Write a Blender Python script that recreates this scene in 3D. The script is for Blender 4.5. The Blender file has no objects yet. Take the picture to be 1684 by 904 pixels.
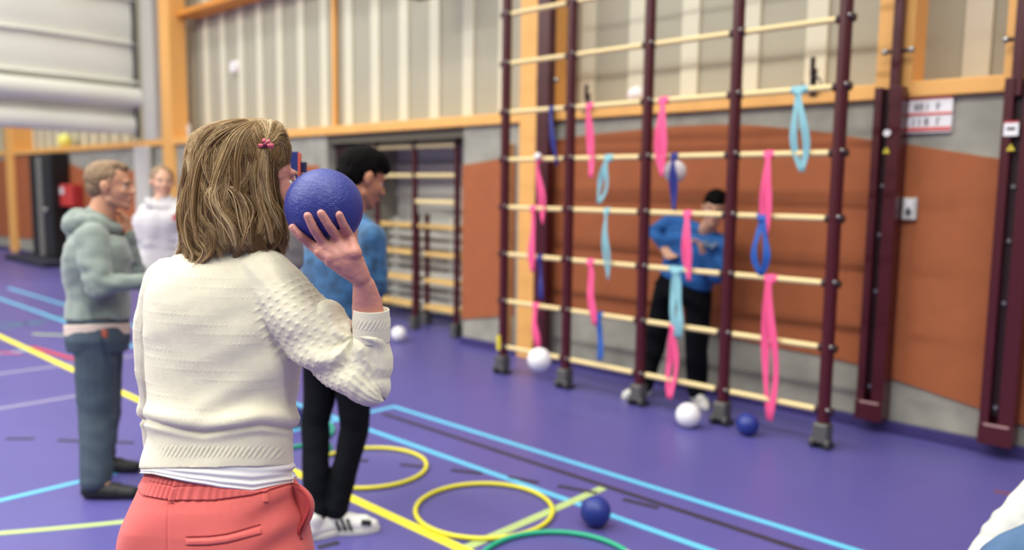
import bpy, bmesh, math, random
import numpy as np
from mathutils import Vector, Matrix, noise, Quaternion
random.seed(7); rng = np.random.default_rng(7)
C = bpy.context.scene.collection
V = Vector
PI = math.pi

# ------------------------------------------------------------------ camera
FP = 1310.0; W_, H_ = 1684, 904; EYE = V((0, 0, 1.5))
yaw, pitch, roll = [math.radians(a) for a in (43.15, 6.15, .75)]
FW = V((-math.sin(yaw)*math.cos(pitch), math.cos(yaw)*math.cos(pitch), -math.sin(pitch)))
_r = V((math.cos(yaw), math.sin(yaw), 0)); _u = _r.cross(FW)
RT = _r*math.cos(roll) + _u*math.sin(roll)
UP = -_r*math.sin(roll) + _u*math.cos(roll)
cam = bpy.data.cameras.new('camera'); camo = bpy.data.objects.new('camera', cam); C.objects.link(camo)
camo.matrix_world = Matrix(((RT.x, UP.x, -FW.x, EYE.x), (RT.y, UP.y, -FW.y, EYE.y), (RT.z, UP.z, -FW.z, EYE.z), (0, 0, 0, 1)))
cam.sensor_width = 36; cam.lens = FP/W_*36; cam.clip_start = .05
cam.dof.use_dof = True; cam.dof.focus_distance = 1.66; cam.dof.aperture_fstop = 1.7
bpy.context.scene.camera = camo
sc = bpy.context.scene
sc.view_settings.view_transform = 'Standard'; sc.view_settings.look = 'None'
sc.view_settings.gamma = 1; sc.view_settings.use_curve_mapping = False
sc.view_settings.exposure = 0.0
# ------------------------------------------------------------------ light
w = bpy.data.worlds.new('world'); sc.world = w; w.use_nodes = True
_n = w.node_tree.nodes; _l = w.node_tree.links
_t = _n.new('ShaderNodeTexCoord'); _x = _n.new('ShaderNodeSeparateXYZ'); _m = _n.new('ShaderNodeMapRange')
_m.inputs[1].default_value = -.1; _m.inputs[2].default_value = .7; _m.inputs[3].default_value = .06; _m.inputs[4].default_value = .62
_l.new(_t.outputs['Generated'], _x.inputs[0]); _l.new(_x.outputs['Z'], _m.inputs[0]); _l.new(_m.outputs[0], _n['Background'].inputs[1])
_n['Background'].inputs[0].default_value = (.97, 1, .96, 1)
def area(name, loc, sx, sy, power, col=(1, .985, .91)):
    l = bpy.data.lights.new(name, 'AREA'); l.shape = 'RECTANGLE'; l.size = sx; l.size_y = sy; l.energy = power; l.color = col
    o = bpy.data.objects.new(name, l); C.objects.link(o); o.location = loc; return o
area('hall_light_strip', (-7, .2, 6.6), 26, .5, 1250)
area('hall_light_strip', (-10, -5.0, 6.6), 18, .5, 2300)
area('hall_light_strip', (-9, 3.4, 6.8), 24, .5, 320)

def ray(x, y): return FW + RT*((x-842)/FP) - UP*((y-452)/FP)
def at(x, y, t): return EYE + ray(x, y)*t
def atY(x, y, Y): d = ray(x, y); return EYE + d*(Y/d.y)
def flo(x, y, z=0): d = ray(x, y); return EYE + d*((z-EYE.z)/d.z)

# ------------------------------------------------------------------ materials
def lin(c):
    return tuple(((v/255+.055)/1.055)**2.4 if v/255 > .04045 else v/255/12.92 for v in c)
MATS = {}
def mat(name, rgb, rough=.6, bump=0, bscale=200, metal=0, var=0, vscale=3, stretch=(1, 1, 1), spec=.5, sss=0, attr=None, sheen=0, rough_var=0):
    if name in MATS: return MATS[name]
    m = bpy.data.materials.new(name); m.use_nodes = True; nt = m.node_tree; N = nt.nodes; L = nt.links
    p = N['Principled BSDF']; c = lin(rgb)
    p.inputs['Base Color'].default_value = (*c, 1); p.inputs['Roughness'].default_value = rough
    p.inputs['Metallic'].default_value = metal; p.inputs['Specular IOR Level'].default_value = spec
    if sheen: p.inputs['Sheen Weight'].default_value = sheen; p.inputs['Sheen Roughness'].default_value = .5
    if sss:
        p.inputs['Subsurface Weight'].default_value = sss; p.inputs['Subsurface Radius'].default_value = (1, .35, .2)
        p.inputs['Subsurface Scale'].default_value = .006
    tc = N.new('ShaderNodeTexCoord'); mp = N.new('ShaderNodeMapping'); mp.inputs['Scale'].default_value = stretch
    L.new(tc.outputs['Object'], mp.inputs[0])
    if attr:
        a = N.new('ShaderNodeAttribute'); a.attribute_name = attr; L.new(a.outputs['Color'], p.inputs['Base Color'])
    if var:
        n = N.new('ShaderNodeTexNoise'); n.inputs['Scale'].default_value = vscale; n.inputs['Detail'].default_value = 6
        L.new(mp.outputs[0], n.inputs['Vector'])
        r = N.new('ShaderNodeMapRange'); r.inputs[1].default_value = .3; r.inputs[2].default_value = .7
        r.inputs[3].default_value = 1-var; r.inputs[4].default_value = 1+var
        L.new(n.outputs['Fac'], r.inputs[0])
        mx = N.new('ShaderNodeMix'); mx.data_type = 'RGBA'; mx.blend_type = 'MULTIPLY'; mx.inputs[0].default_value = 1
        if attr: L.new(a.outputs['Color'], mx.inputs[6])
        else: mx.inputs[6].default_value = (*c, 1)
        L.new(r.outputs[0], mx.inputs[7]); L.new(mx.outputs[2], p.inputs['Base Color'])
    if bump:
        n2 = N.new('ShaderNodeTexNoise'); n2.inputs['Scale'].default_value = bscale; n2.inputs['Detail'].default_value = 4
        L.new(mp.outputs[0], n2.inputs['Vector'])
        b = N.new('ShaderNodeBump'); b.inputs['Strength'].default_value = bump; b.inputs['Distance'].default_value = .002
        L.new(n2.outputs['Fac'], b.inputs['Height']); L.new(b.outputs[0], p.inputs['Normal'])
    MATS[name] = m; return m

M_floor = mat('purple_vinyl', (86, 81, 147), .38, .15, 60, var=.05, vscale=1.2)
M_conc = mat('concrete', (152, 149, 139), .85, .5, 40, var=.2, vscale=5)
M_orange = mat('orange_panel', (160, 88, 49), .75, .3, 150, var=.06, vscale=8)
M_beam = mat('timber', (232, 172, 96), .5, .2, 30, var=.07, vscale=5, stretch=(1, 1, .12))
M_beam_shaded = mat('timber_shaded', (214, 138, 52), .5, .2, 30, var=.1, vscale=5, stretch=(1, 1, .12))  # same timber, with the shade of its turned-away faces put into the colour
M_panel = mat('wall_panel', (168, 163, 145), .7, .1, 20, var=.03, vscale=2)
M_rib = mat('panel_rib', (212, 207, 186), .6)
M_base = mat('baseboard', (56, 46, 104), .5, .1, 60, var=.1, vscale=20)
M_maroon = mat('maroon_paint', (70, 14, 26), .35, .1, 90)
M_maroon_d = mat('maroon_dark', (40, 8, 16), .5)
M_rung = mat('rung_wood', (228, 204, 150), .5, .2, 60, var=.05, vscale=20, stretch=(.1, 1, 1))
M_plank = mat('plank_wood', (232, 190, 116), .5, .2, 60, var=.05, vscale=20, stretch=(.1, 1, 1))
M_grey = mat('castor_grey', (96, 94, 92), .4, metal=.3)
M_metal = mat('bolt_metal', (170, 168, 165), .3, metal=.9)
M_black = mat('black_plastic', (22, 22, 24), .5)
M_white = mat('white_foam', (236, 232, 236), .45, .5, 130)
M_blueball = mat('blue_foam', (34, 50, 132), .4, .5, 130)
M_pink = mat('pink_elastic', (240, 84, 140), .6, .3, 300)
M_cyan = mat('light_blue_elastic', (130, 182, 194), .6, .3, 300)
M_blue = mat('blue_elastic', (26, 84, 170), .6, .3, 300)
M_navy = mat('navy_elastic', (26, 36, 120), .6, .3, 300)
M_lb = mat('line_light_blue', (98, 188, 226), .5)
M_yel = mat('line_yellow', (240, 226, 62), .5)
M_blk = mat('line_black', (52, 46, 62), .5)
M_lime = mat('line_lime', (176, 196, 128), .5)
M_lgrey = mat('line_grey', (150, 146, 166), .5)
M_red = mat('red_paint', (200, 60, 56), .5)
M_green = mat('line_green', (60, 120, 130), .5)
M_hoopy = mat('hoop_yellow', (226, 216, 58), .4)
M_hoopg = mat('hoop_green', (36, 168, 128), .4)
M_sweater = mat('cream_knit', (232, 224, 200), .85, .7, 700, sheen=.25, var=.03, vscale=60)
M_under = mat('white_jersey', (226, 222, 224), .8, .2, 500)
M_coral = mat('coral_twill', (208, 92, 88), .75, .35, 900, sheen=.15, var=.03, vscale=10)
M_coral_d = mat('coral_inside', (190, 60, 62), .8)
M_skin = mat('skin', (204, 156, 130), .5, .2, 250, sss=.12, var=.05, vscale=25)
M_skin_w = mat('hand_skin', (198, 136, 124), .48, .3, 320, sss=.12, var=.08, vscale=40)
M_lip = mat('lip', (176, 96, 92), .5)
M_eye = mat('eye_white', (226, 222, 216), .3)
M_iris = mat('iris', (50, 36, 28), .3)
M_hairshort = mat('short_brown_hair', (128, 102, 76), .7, .7, 200, var=.25, vscale=60, stretch=(1, 1, .3))
M_hairblack = mat('black_hair', (12, 10, 10), .85, .5, 160, var=.2, vscale=60, spec=.08)
M_hoodie = mat('sage_hoodie', (126, 137, 131), .9, .5, 500, sheen=.3, var=.03, vscale=20)
M_hoodw = mat('light_hoodie', (188, 184, 188), .9, .4, 500, sheen=.2)
M_denimt = mat('denim_blue_knit', (42, 86, 126), .85, .8, 160, var=.5, vscale=22, sheen=.2)
M_royal = mat('royal_sweater', (32, 92, 160), .85, .4, 300, var=.08, vscale=10)
M_jeansg = mat('grey_jeans', (62, 76, 90), .85, .4, 400, var=.14, vscale=12)
M_blackj = mat('black_jeans', (11, 13, 19), .9, .4, 300, spec=.15)
M_jeansb = mat('blue_jeans', (74, 104, 142), .85, .5, 300, var=.15, vscale=14)
M_shirtw = mat('white_shirt', (206, 204, 198), .75, .2, 200)
M_shoew = mat('white_shoe', (222, 220, 216), .5)
M_sole = mat('shoe_sole', (206, 204, 198), .6)
M_shoeb = mat('black_shoe', (20, 20, 22), .6)
M_greysw = mat('grey_sweatshirt', (120, 116, 118), .9, .4, 300)
M_folder = mat('navy_folder', (30, 44, 104), .35)
M_coralband = mat('coral_band', (214, 88, 70), .5)
M_curtain = mat('curtain_cloth', (214, 214, 204), .8, .2, 30, var=.03, vscale=1.5)
M_alc = mat('alcove_paint', (214, 211, 204), .8, .1, 20)
M_slat = mat('alcove_slat', (226, 224, 216), .6)

# ------------------------------------------------------------------ helpers
def tag(o, label=None, cat=None, group=None, kind=None):
    if label: o['label'] = label
    if cat: o['category'] = cat
    if group: o['group'] = group
    if kind: o['kind'] = kind
    return o
def empty(name, loc=(0, 0, 0), rz=0):
    o = bpy.data.objects.new(name, None); C.objects.link(o); o.location = loc; o.rotation_euler = (0, 0, rz); o.empty_display_size = .1; return o
def off(parent):
    v = V((0, 0, 0))
    while parent is not None: v += parent.location; parent = parent.parent
    return v
def link(name, me, m, parent=None, smooth=True, world=True):
    o = bpy.data.objects.new(name, me); C.objects.link(o)
    if m is not None: me.materials.append(m)
    if smooth: me.polygons.foreach_set('use_smooth', [True]*len(me.polygons))
    if parent is not None:
        o.parent = parent
        if world: me.transform(Matrix.Translation(-off(parent)))
    return o
def recenter(o):
    """put a top-level mesh's origin at its base"""
    me = o.data; n = len(me.vertices); a = np.empty(n*3); me.vertices.foreach_get('co', a); a = a.reshape(-1, 3)
    c = V(((a[:, 0].min()+a[:, 0].max())/2, (a[:, 1].min()+a[:, 1].max())/2, a[:, 2].min()))
    me.transform(Matrix.Translation(-c)); o.location = c; return o
def frame(d):
    d = V(d).normalized(); a = V((0, 0, 1)) if abs(d.z) < .9 else V((1, 0, 0))
    x = d.cross(a).normalized(); return x, d.cross(x).normalized(), d
class MB:
    def __init__(s): s.v = []; s.f = []
    def add(s, vs, fs):
        n = len(s.v); s.v += [tuple(q) for q in vs]; s.f += [tuple(i+n for i in q) for q in fs]
    def box(s, x0, x1, y0, y1, z0, z1):
        s.add([(x0, y0, z0), (x1, y0, z0), (x1, y1, z0), (x0, y1, z0), (x0, y0, z1), (x1, y0, z1), (x1, y1, z1), (x0, y1, z1)],
              [(0, 3, 2, 1), (4, 5, 6, 7), (0, 1, 5, 4), (1, 2, 6, 5), (2, 3, 7, 6), (3, 0, 4, 7)])
    def loft(s, rings, closed=True, cap=True):
        n = len(rings[0]); base = len(s.v); vs = [q for r in rings for q in r]; fs = []
        for i in range(len(rings)-1):
            for j in range(n if closed else n-1):
                k = (j+1) % n; fs.append((i*n+j, i*n+k, (i+1)*n+k, (i+1)*n+j))
        if cap: fs.append(tuple(range(n-1, -1, -1))); fs.append(tuple(range((len(rings)-1)*n, len(rings)*n)))
        s.add(vs, fs)
    def tube(s, pts, rad, n=10, cap=True, closed=False):
        pts = [V(p) for p in pts]; rads = rad if isinstance(rad, (list, tuple)) else [rad]*len(pts)
        rings = []; x = None
        m = len(pts)
        for i, p in enumerate(pts):
            d = (pts[(i+1) % m]-pts[i-1]) if closed else (pts[min(i+1, m-1)]-pts[max(i-1, 0)])
            d.normalize()
            if x is None: x = frame(d)[0]
            x = (x-d*x.dot(d)).normalized(); y = d.cross(x)
            rings.append([p+(x*math.cos(a)+y*math.sin(a))*rads[i] for a in [2*PI*k/n for k in range(n)]])
        if closed: rings.append(rings[0]); cap = False
        s.loft(rings, True, cap)
    def prism(s, poly, axis, d0, d1):
        def P(a, b, d): return {'y': (a, d, b), 'x': (d, a, b), 'z': (a, b, d)}[axis]
        n = len(poly); vs = [P(a, b, d0) for a, b in poly]+[P(a, b, d1) for a, b in poly]
        s.add(vs, [tuple(range(n)), tuple(range(2*n-1, n-1, -1))]+[(i, (i+1) % n, (i+1) % n+n, i+n) for i in range(n)])
    def sphere(s, c, r, nu=24, nv=14):
        r = r if isinstance(r, (tuple, list)) else (r, r, r)
        rings = [[(c[0]+r[0]*math.sin(b)*math.cos(2*PI*k/nu), c[1]+r[1]*math.sin(b)*math.sin(2*PI*k/nu), c[2]+r[2]*math.cos(b)) for k in range(nu)] for b in [PI*(i+.02)/(nv-.96+1e-9)*1 for i in range(nv)]]
        s.loft(rings)
    def mesh(s, name):
        me = bpy.data.meshes.new(name); me.from_pydata(s.v, [], s.f); 
        bm = bmesh.new(); bm.from_mesh(me); bmesh.ops.recalc_face_normals(bm, faces=bm.faces); bm.to_mesh(me); bm.free()
        return me
    def build(s, name, m, parent=None, smooth=False, bevel=0):
        o = link(name, s.mesh(name), m, parent, smooth)
        if smooth and smooth != 'full':
            try: o.data.set_sharp_from_angle(angle=math.radians(40))
            except Exception: pass
        if bevel:
            b = o.modifiers.new('bevel', 'BEVEL'); b.width = bevel; b.segments = 2; b.limit_method = 'ANGLE'
        return o
def ico(c, r, sub=4):
    bm = bmesh.new(); bmesh.ops.create_icosphere(bm, subdivisions=sub, radius=1); 
    r = V(r) if isinstance(r, (tuple, list)) else V((r, r, r))
    for v in bm.verts: v.co = V((v.co.x*r.x, v.co.y*r.y, v.co.z*r.z))+V(c)
    return bm

class Org:
    """closed shapes fused into one continuous surface"""
    def __init__(s): s.m = MB()
    def ball(s, c, r, R=None):
        c = V(c); r = r if isinstance(r, (tuple, list)) else (r,)*3
        X, Y, Z = R if R else (V((1, 0, 0)), V((0, 1, 0)), V((0, 0, 1)))
        nu, nv = 20, 12; rings = []
        for i in range(nv+1):
            b = max(.03, min(PI-.03, PI*i/nv))
            rings.append([c+X*(r[0]*math.sin(b)*math.cos(2*PI*k/nu))+Y*(r[1]*math.sin(b)*math.sin(2*PI*k/nu))+Z*(r[2]*math.cos(b)) for k in range(nu)])
        s.m.loft(rings)
    def cap(s, p0, r0, p1, r1, flat=1, wdir=None):
        """tapered capsule, flat = thickness/width, wdir = width direction"""
        p0, p1 = V(p0), V(p1); d = (p1-p0); L = d.length
        if L < 1e-6: return s.ball(p0, r0)
        d.normalize()
        if wdir is not None: x = (V(wdir)-d*V(wdir).dot(d)).normalized()
        else: x = frame(d)[0]
        y = d.cross(x); n = 16; rings = []
        prof = []
        for a in (88, 70, 45, 20): prof.append((-math.sin(math.radians(a))*r0, math.cos(math.radians(a))*r0))
        for k in range(7): prof.append((L*k/6, r0+(r1-r0)*k/6))
        for a in (20, 45, 70, 88): prof.append((L+math.sin(math.radians(a))*r1, math.cos(math.radians(a))*r1))
        for h, r in prof:
            rings.append([p0+d*h+x*(r*math.cos(2*PI*k/n))+y*(r*flat*math.sin(2*PI*k/n)) for k in range(n)])
        s.m.loft(rings)
    def chain(s, pts, rads, flat=1, wdir=None):
        for i in range(len(pts)-1): s.cap(pts[i], rads[i], pts[i+1], rads[i+1], flat, wdir)
    def rings(s, R, n=28, pw=2.4):
        """R: list of (centre, xaxis*halfwidth, yaxis*halfdepth)"""
        out = []
        for c, X, Y in R:
            ring = []
            for k in range(n):
                a = 2*PI*k/n; ca, sa = math.cos(a), math.sin(a)
                ring.append(V(c)+V(X)*(abs(ca)**(2/pw)*(1 if ca >= 0 else -1))+V(Y)*(abs(sa)**(2/pw)*(1 if sa >= 0 else -1)))
            out.append(ring)
        s.m.loft(out)
    def build(s, name, m, parent, voxel=.006, smooth=4, post=None):
        me = s.m.mesh(name); o = bpy.data.objects.new('tmp', me); C.objects.link(o)
        r = o.modifiers.new('r', 'REMESH'); r.mode = 'VOXEL'; r.voxel_size = voxel
        q = o.modifiers.new('s', 'SMOOTH'); q.factor = .5; q.iterations = smooth
        dg = bpy.context.evaluated_depsgraph_get(); dg.update()
        new = bpy.data.meshes.new_from_object(o.evaluated_get(dg)); bpy.data.objects.remove(o); bpy.data.meshes.remove(me)
        new.name = name; new.materials.clear()
        if post:
            n = len(new.vertices); co = np.empty(n*3); new.vertices.foreach_get('co', co); co = co.reshape(-1, 3)
            no = np.empty(n*3); new.vertices.foreach_get('normal', no); no = no.reshape(-1, 3)
            co = post(co, no); new.vertices.foreach_set('co', co.ravel()); new.update()
        return link(name, new, m, parent, True)
def fbm(co, scale, seed=0, stretch=(1, 1, 1)):
    """cheap smooth vector noise, sums of sines with random directions"""
    g = np.random.default_rng(seed); out = np.zeros(len(co)); c = co*np.array(stretch)*scale
    for k in range(10):
        d = g.normal(size=3); d /= np.linalg.norm(d); f = g.uniform(.6, 2.2)
        out += np.sin((c@d)*f*2*PI+g.uniform(0, 6.28)+1.3*np.sin((c@g.normal(size=3))*1.7))/f**.7
    return out/4
def gauss(d2, s): return np.exp(-d2/(2*s*s))
def struct(o): o['kind'] = 'structure'; return o

# ================================================================== SETTING
W = 5.25           # main wall face
b = MB(); b.box(-32, 6, -9, 7, -.2, 0); floor = struct(b.build('floor', M_floor))
def line(a, c, width, m, z=.002):
    a, c = V((*a, 0)), V((*c, 0)); d = (c-a).normalized(); n = V((-d.y, d.x, 0))*width/2
    q = MB(); q.add([a+n+V((0, 0, z)), c+n+V((0, 0, z)), c-n+V((0, 0, z)), a-n+V((0, 0, z)),
                     a+n, c+n, c-n, a-n], [(3, 2, 1, 0), (0, 1, 5, 4), (1, 2, 6, 5), (2, 3, 7, 6), (3, 0, 4, 7)])
    return q.build('court_line', m, floor)
def arcline(cx, cy, r, a0, a1, width, m, z=.0022, n=40):
    q = MB(); R = []
    for k in range(n+1):
        a = math.radians(a0+(a1-a0)*k/n); c, s_ = math.cos(a), math.sin(a)
        R.append([(cx+(r-width/2)*c, cy+(r-width/2)*s_, z), (cx+(r+width/2)*c, cy+(r+width/2)*s_, z), (cx+(r+width/2)*c, cy+(r+width/2)*s_, 0), (cx+(r-width/2)*c, cy+(r-width/2)*s_, 0)])
    q.loft(R, True, True); return q.build('court_line', m, floor)
line((-4.27, 3.36), (3, 3.36), .04, M_lb)
line((-9.5, 2.92), (3, 2.92), .04, M_lb, .0021)
line((-13, 3.32), (-7.2, 3.38), .05, M_lb)
line((-13, 2.93), (-9.5, 2.93), .05, M_lb, .0021)
line((-4.25, -3), (-4.25, 3.38), .04, M_lb, .0018)
line((-4.16, 3.2), (3, 3.2), .04, M_blk, .0023)
line((-16, 2.18), (3, 2.2), .055, M_yel, .0026)
line((-2.32, 2.2), (-2.32, 3.17), .05, M_lime, .0024)
line((-6.03, -3), (-6.03, 2.19), .045, M_lgrey, .0017)
line((-7.3, -3), (-7.1, 3.3), .05, M_lgrey, .0017)
line((-8.1, -1), (-8.0, 2.19), .05, M_lb, .0016)
line((-8.14, 2.24), (-7.3, 2.34), .05, M_red, .0029)
line((-8.3, 1.7), (-7.9, 2.1), .05, M_red, .0029)
line((-9.4, 2.31), (-9.8, 3.06), .06, M_green, .0015)
line((-10.4, 1.9), (-9.4, 2.7), .05, M_green, .0015)
line((-8.85, 2.45), (-8.5, 2.7), .05, M_lime, .0017)
line((-.88, 4.555), (-.7, 4.6), .035, mat('line_brown', (120, 72, 84), .5), .002)
p0, p1, p2 = (-3.87, .86), (-3.67, 1.13), (-3.54, 1.33)
arcline(-9.2, 4.4, 6.4, -60, -24, .04, M_lime)
for a, c in (((-5.28, 1.30), (-5.17, 1.41)), ((-5.04, 1.50), (-4.90, 1.61)), ((-4.82, 1.68), (-4.69, 1.79)), ((-3.31, 2.66), (-3.17, 2.74)),
             ((-3.05, 2.80), (-2.90, 2.88)), ((-2.76, 2.94), (-2.6, 2.99)), ((-2.5, 3.03), (-2.3, 3.09)), ((-2.16, 3.12), (-1.98, 3.15)), ((-2.76, 1.78), (-2.74, 1.87)), ((-3.62,2.48),(-3.48,2.57))):
    line(a, c, .035, M_blk, .0028)

# main wall: concrete lower wall with alcove opening
ZB = 2.08
b = MB()
b.box(-32, -7.84, W, 6.4, 0, ZB); b.box(-5.57, 6, W, 6.4, 0, ZB)
b.box(-7.84, -5.57, 6.3, 6.4, 0, ZB)
wall = struct(b.build('wall_right', M_conc))
b = MB(); b.box(-7.83, -5.58, 6.26, 6.3, 0, ZB-.0); struct(b.build('wall_alcove', M_alc))
b = MB()
for k in range(9): b.box(-7.8, -5.6, 6.1, 6.16, .12+k*.115, .185+k*.115)
for x in (-7.7, -6.7, -5.7): b.box(x-.02, x+.02, 6.12, 6.2, .05, 1.15)
for z in (1.42, 1.75): b.box(-7.8, -5.6, 6.2, 6.26, z, z+.03)
b.box(-7.8,-5.6,6.16,6.26,.05,.09)
struct(b.build('trim_1', M_slat))
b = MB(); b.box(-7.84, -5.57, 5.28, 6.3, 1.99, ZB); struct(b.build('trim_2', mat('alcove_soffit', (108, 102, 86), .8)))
# timber beam along the wall
b = MB(); b.box(-32, 6, 5.20, 5.62, ZB, 2.175); beam = struct(b.build('trim_3', M_beam, bevel=.008))
# upper wall of pale panels with ribs
b = MB(); b.box(-32, 6, 5.62, 5.7, ZB, 7); struct(b.build('wall_upper', M_panel))
b = MB(); x = -31.54
while x < 4:
    b.box(x-.075, x+.075, 5.595, 5.62, 2.175, 7); x += .503
up = struct(b.build('trim_4', M_rib))
b = MB(); b.box(-8.17, -8.12, 5.55, 5.6, 2.175, 5); struct(b.build('trim_5', M_beam))
b = MB(); b.box(-11.72, -4.8, 5.3, 5.6, 3.92, 4.0); struct(b.build('trim_6', M_beam_shaded, bevel=.01))
# baseboard
b = MB(); b.box(-5.57, 6, 5.215, W, 0, .075); struct(b.build('baseboard_right', M_base, bevel=.006))
b = MB(); b.box(-32, -7.84, 5.215, W, 0, .075); struct(b.build('baseboard_left', M_base, bevel=.006))
# timber columns
for n, (x0, x1, ys) in enumerate(((-12.06, -11.72, 5.44), (-4.80, -4.56, 5.62), (-20.0, -19.5, 5.62), (-1.81, -1.6, 5.42), (-1.12, -.88, 5.42))):
    q = struct(MB.build((lambda bb: (bb.box(x0, x1, 5.19, ys, 0 if n < 3 else 2.1, 7), bb)[1])(MB()), 'trim_%d' % (n+7), M_beam if n != 99 else M_beam_shaded, bevel=.006))
# far end wall
b = MB(); b.box(-32.2, -32, -9, 7, 0, 7); struct(b.build('wall_left', M_panel))
# orange acoustic panels
def panel(name, poly):
    q = MB(); q.prism(poly, 'y', 5.235, W+.01); return struct(q.build(name, M_orange))
panel('trim_20', [(-5.57, .24), (-4.89, .36), (-4.89, 1.79), (-5.57, 1.72)])
B = [(-4.55, .45), (-3.85, .5), (-3.38, .48), (-2.76, .45), (-2.06, .42), (-1.84, .40), (-1.65, .35), (-1.12, .25), (-.9, .2), (0, .05), (3, .05), (3, 1.3), (0, 1.5), (-.9, 1.66), (-1.13, 1.71), (-1.65, 1.81), (-1.85, 1.84), (-2.1, 1.89), (-2.37, 1.93), (-2.6, 1.96), (-2.87, 1.98), (-3.23, 1.985), (-3.61, 1.97), (-4.08, 1.95), (-4.3, 1.93), (-4.55, 1.9)]
panel('trim_21', B)
panel('trim_22', [(-24, .2), (-20.2, .3), (-18.2, .35), (-18.2, 2.06), (-19.2, 2.06), (-20.6, 1.98), (-24, 1.5)])
panel('trim_23', [(-18.2, .35), (-15.4, .42), (-13.0, .4), (-13.0, 1.72), (-15.3, 1.72), (-16.9, 1.97), (-18.2, 2.06)])
panel('trim_24', [(-11.5, .4), (-8.0, .3), (-8.0, 1.74), (-9.0, 1.78), (-11.5, 1.6)])
# grey post beside the timber column
b = MB(); b.box(-12.95, -12.45, 5.12, 5.19, 0, 2.08); b.box(-12.87, -12.53, 5.19, 5.25, 0, 2.08); struct(b.build('trim_25', mat('grey_post', (188, 184, 178), .6), bevel=.01))
b = MB(); b.box(-12.7, -12.3, 5.2, 5.6, 2.175, 7); struct(b.build('trim_26', mat('grey_post', (188, 184, 178), .6)))
# thin batten by the climbing frame
b = MB(); b.box(-4.96, -4.91, 5.19, 5.25, .1, 1.9); struct(b.build('trim_27', mat('batten_wood', (206, 160, 110), .6), bevel=.004))
# steel cable
# maroon slotted rail posts on the wall
def rail(x0, x1, label, pole_x, z1=2.14):
    t = empty('rail_post', ((x0+x1)/2, 5.18, 0))
    b = MB(); b.box(x0, x1, 5.17, 5.235, .09, z1); b.build('back_plate', M_maroon, t, bevel=.004)
    w_ = x1-x0
    b = MB(); b.box(x0, x0+w_*.28, 5.09, 5.17, .09, z1); b.box(x0+w_*.55, x1, 5.09, 5.17, .09, z1); b.build('flange', M_maroon, t, bevel=.004)
    b = MB(); b.box(x0+w_*.28, x0+w_*.55, 5.14, 5.168, .25, z1-.02); b.build('slot', M_maroon_d, t)
    b = MB(); b.box(x0+.0, x1, 5.075, 5.09, .09, .21); b.build('foot_plate', M_maroon, t, bevel=.003)
    b = MB(); b.box(x0+.03, x1-.02, 5.07, 5.076, .2, .212); b.build('worn_edge', mat('worn', (180, 140, 140), .6), t)
    for z in (.3, .9, 1.25, 1.55):
        b = MB(); b.tube([(x0+w_*.42, 5.12, z), (x0+w_*.42, 5.145, z)], .011, 12); b.build('bolt', M_metal, t, True)
    b = MB(); b.box(pole_x-.028, pole_x+.028, 5.1, 5.16, z1-.1, 4.2); b.build('pole', M_maroon, t, bevel=.006)
    b = MB(); b.tube([(pole_x-.07, 5.13, 2.35), (pole_x+.08, 5.13, 2.35)], .012, 10); b.build('clamp', M_maroon_d, t, True)
    for s_ in (-.07, .08):
        b = MB(); b.sphere((pole_x+s_, 5.12, 2.35), .02, 12, 8); b.build('clamp_bolt', M_metal, t, True)
    tag(t, label, 'rail post', 'slotted rail posts on the wall'); return t
r1 = rail(-1.777, -1.615, 'maroon slotted steel post left of the white and red sign, from baseboard up the wall', -1.67)
r2 = rail(-1.088, -.915, 'maroon slotted steel post at the right edge of the photo, right of the wall socket', -1.035)
b = MB(); b.tube([(-1.685, 5.075, 1.865), (-1.685, 5.089, 1.865)], .02, 20); b.build('round_sticker', M_white, r1, True)
def tri(x, z, r):
    b = MB(); b.prism([(x-.02, z), (x+.02, z), (x, z+.036)], 'y', 5.083, 5.089); b.build('warning_triangle', mat('warn', (226, 206, 60), .5), r)
    b = MB(); b.box(x-.002, x+.002, 5.080, 5.083, z+.008, z+.024); b.build('warning_mark', M_black, r)
tri(-1.685, 1.745, r1); tri(-1.035, 1.745, r2)
b = MB(); b.box(-1.075, -1.005, 5.083, 5.089, 1.825, 1.905); st = b.build('square_sticker', M_white, r2)
b = MB(); b.box(-1.075, -1.005, 5.08, 5.083, 1.897, 1.905); b.build('sticker_edge', M_red, st)
b = MB(); b.box(-1.06, -1.02, 5.08, 5.083, 1.857, 1.871); b.build('sticker_print', M_black, st)
# maroon pole fixed next to the timber column
t = empty('wall_pole', (-4.57, 5.16, 0))
b = MB(); b.box(-4.53, -4.39, 5.1, 5.185, .08, 4.2); b.build('pole', M_maroon, t, bevel=.008)
b = MB(); b.tube([(-4.55, 5.13, 2.4), (-4.33, 5.13, 2.4)], .012, 10); b.build('clamp', M_maroon_d, t, True)
b = MB(); b.sphere((-4.33, 5.13, 2.4), .022, 12, 8); b.build('clamp_bolt', M_metal, t, True)
tag(t, 'wide maroon steel pole fixed against the timber column behind the climbing frame', 'pole')
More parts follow.
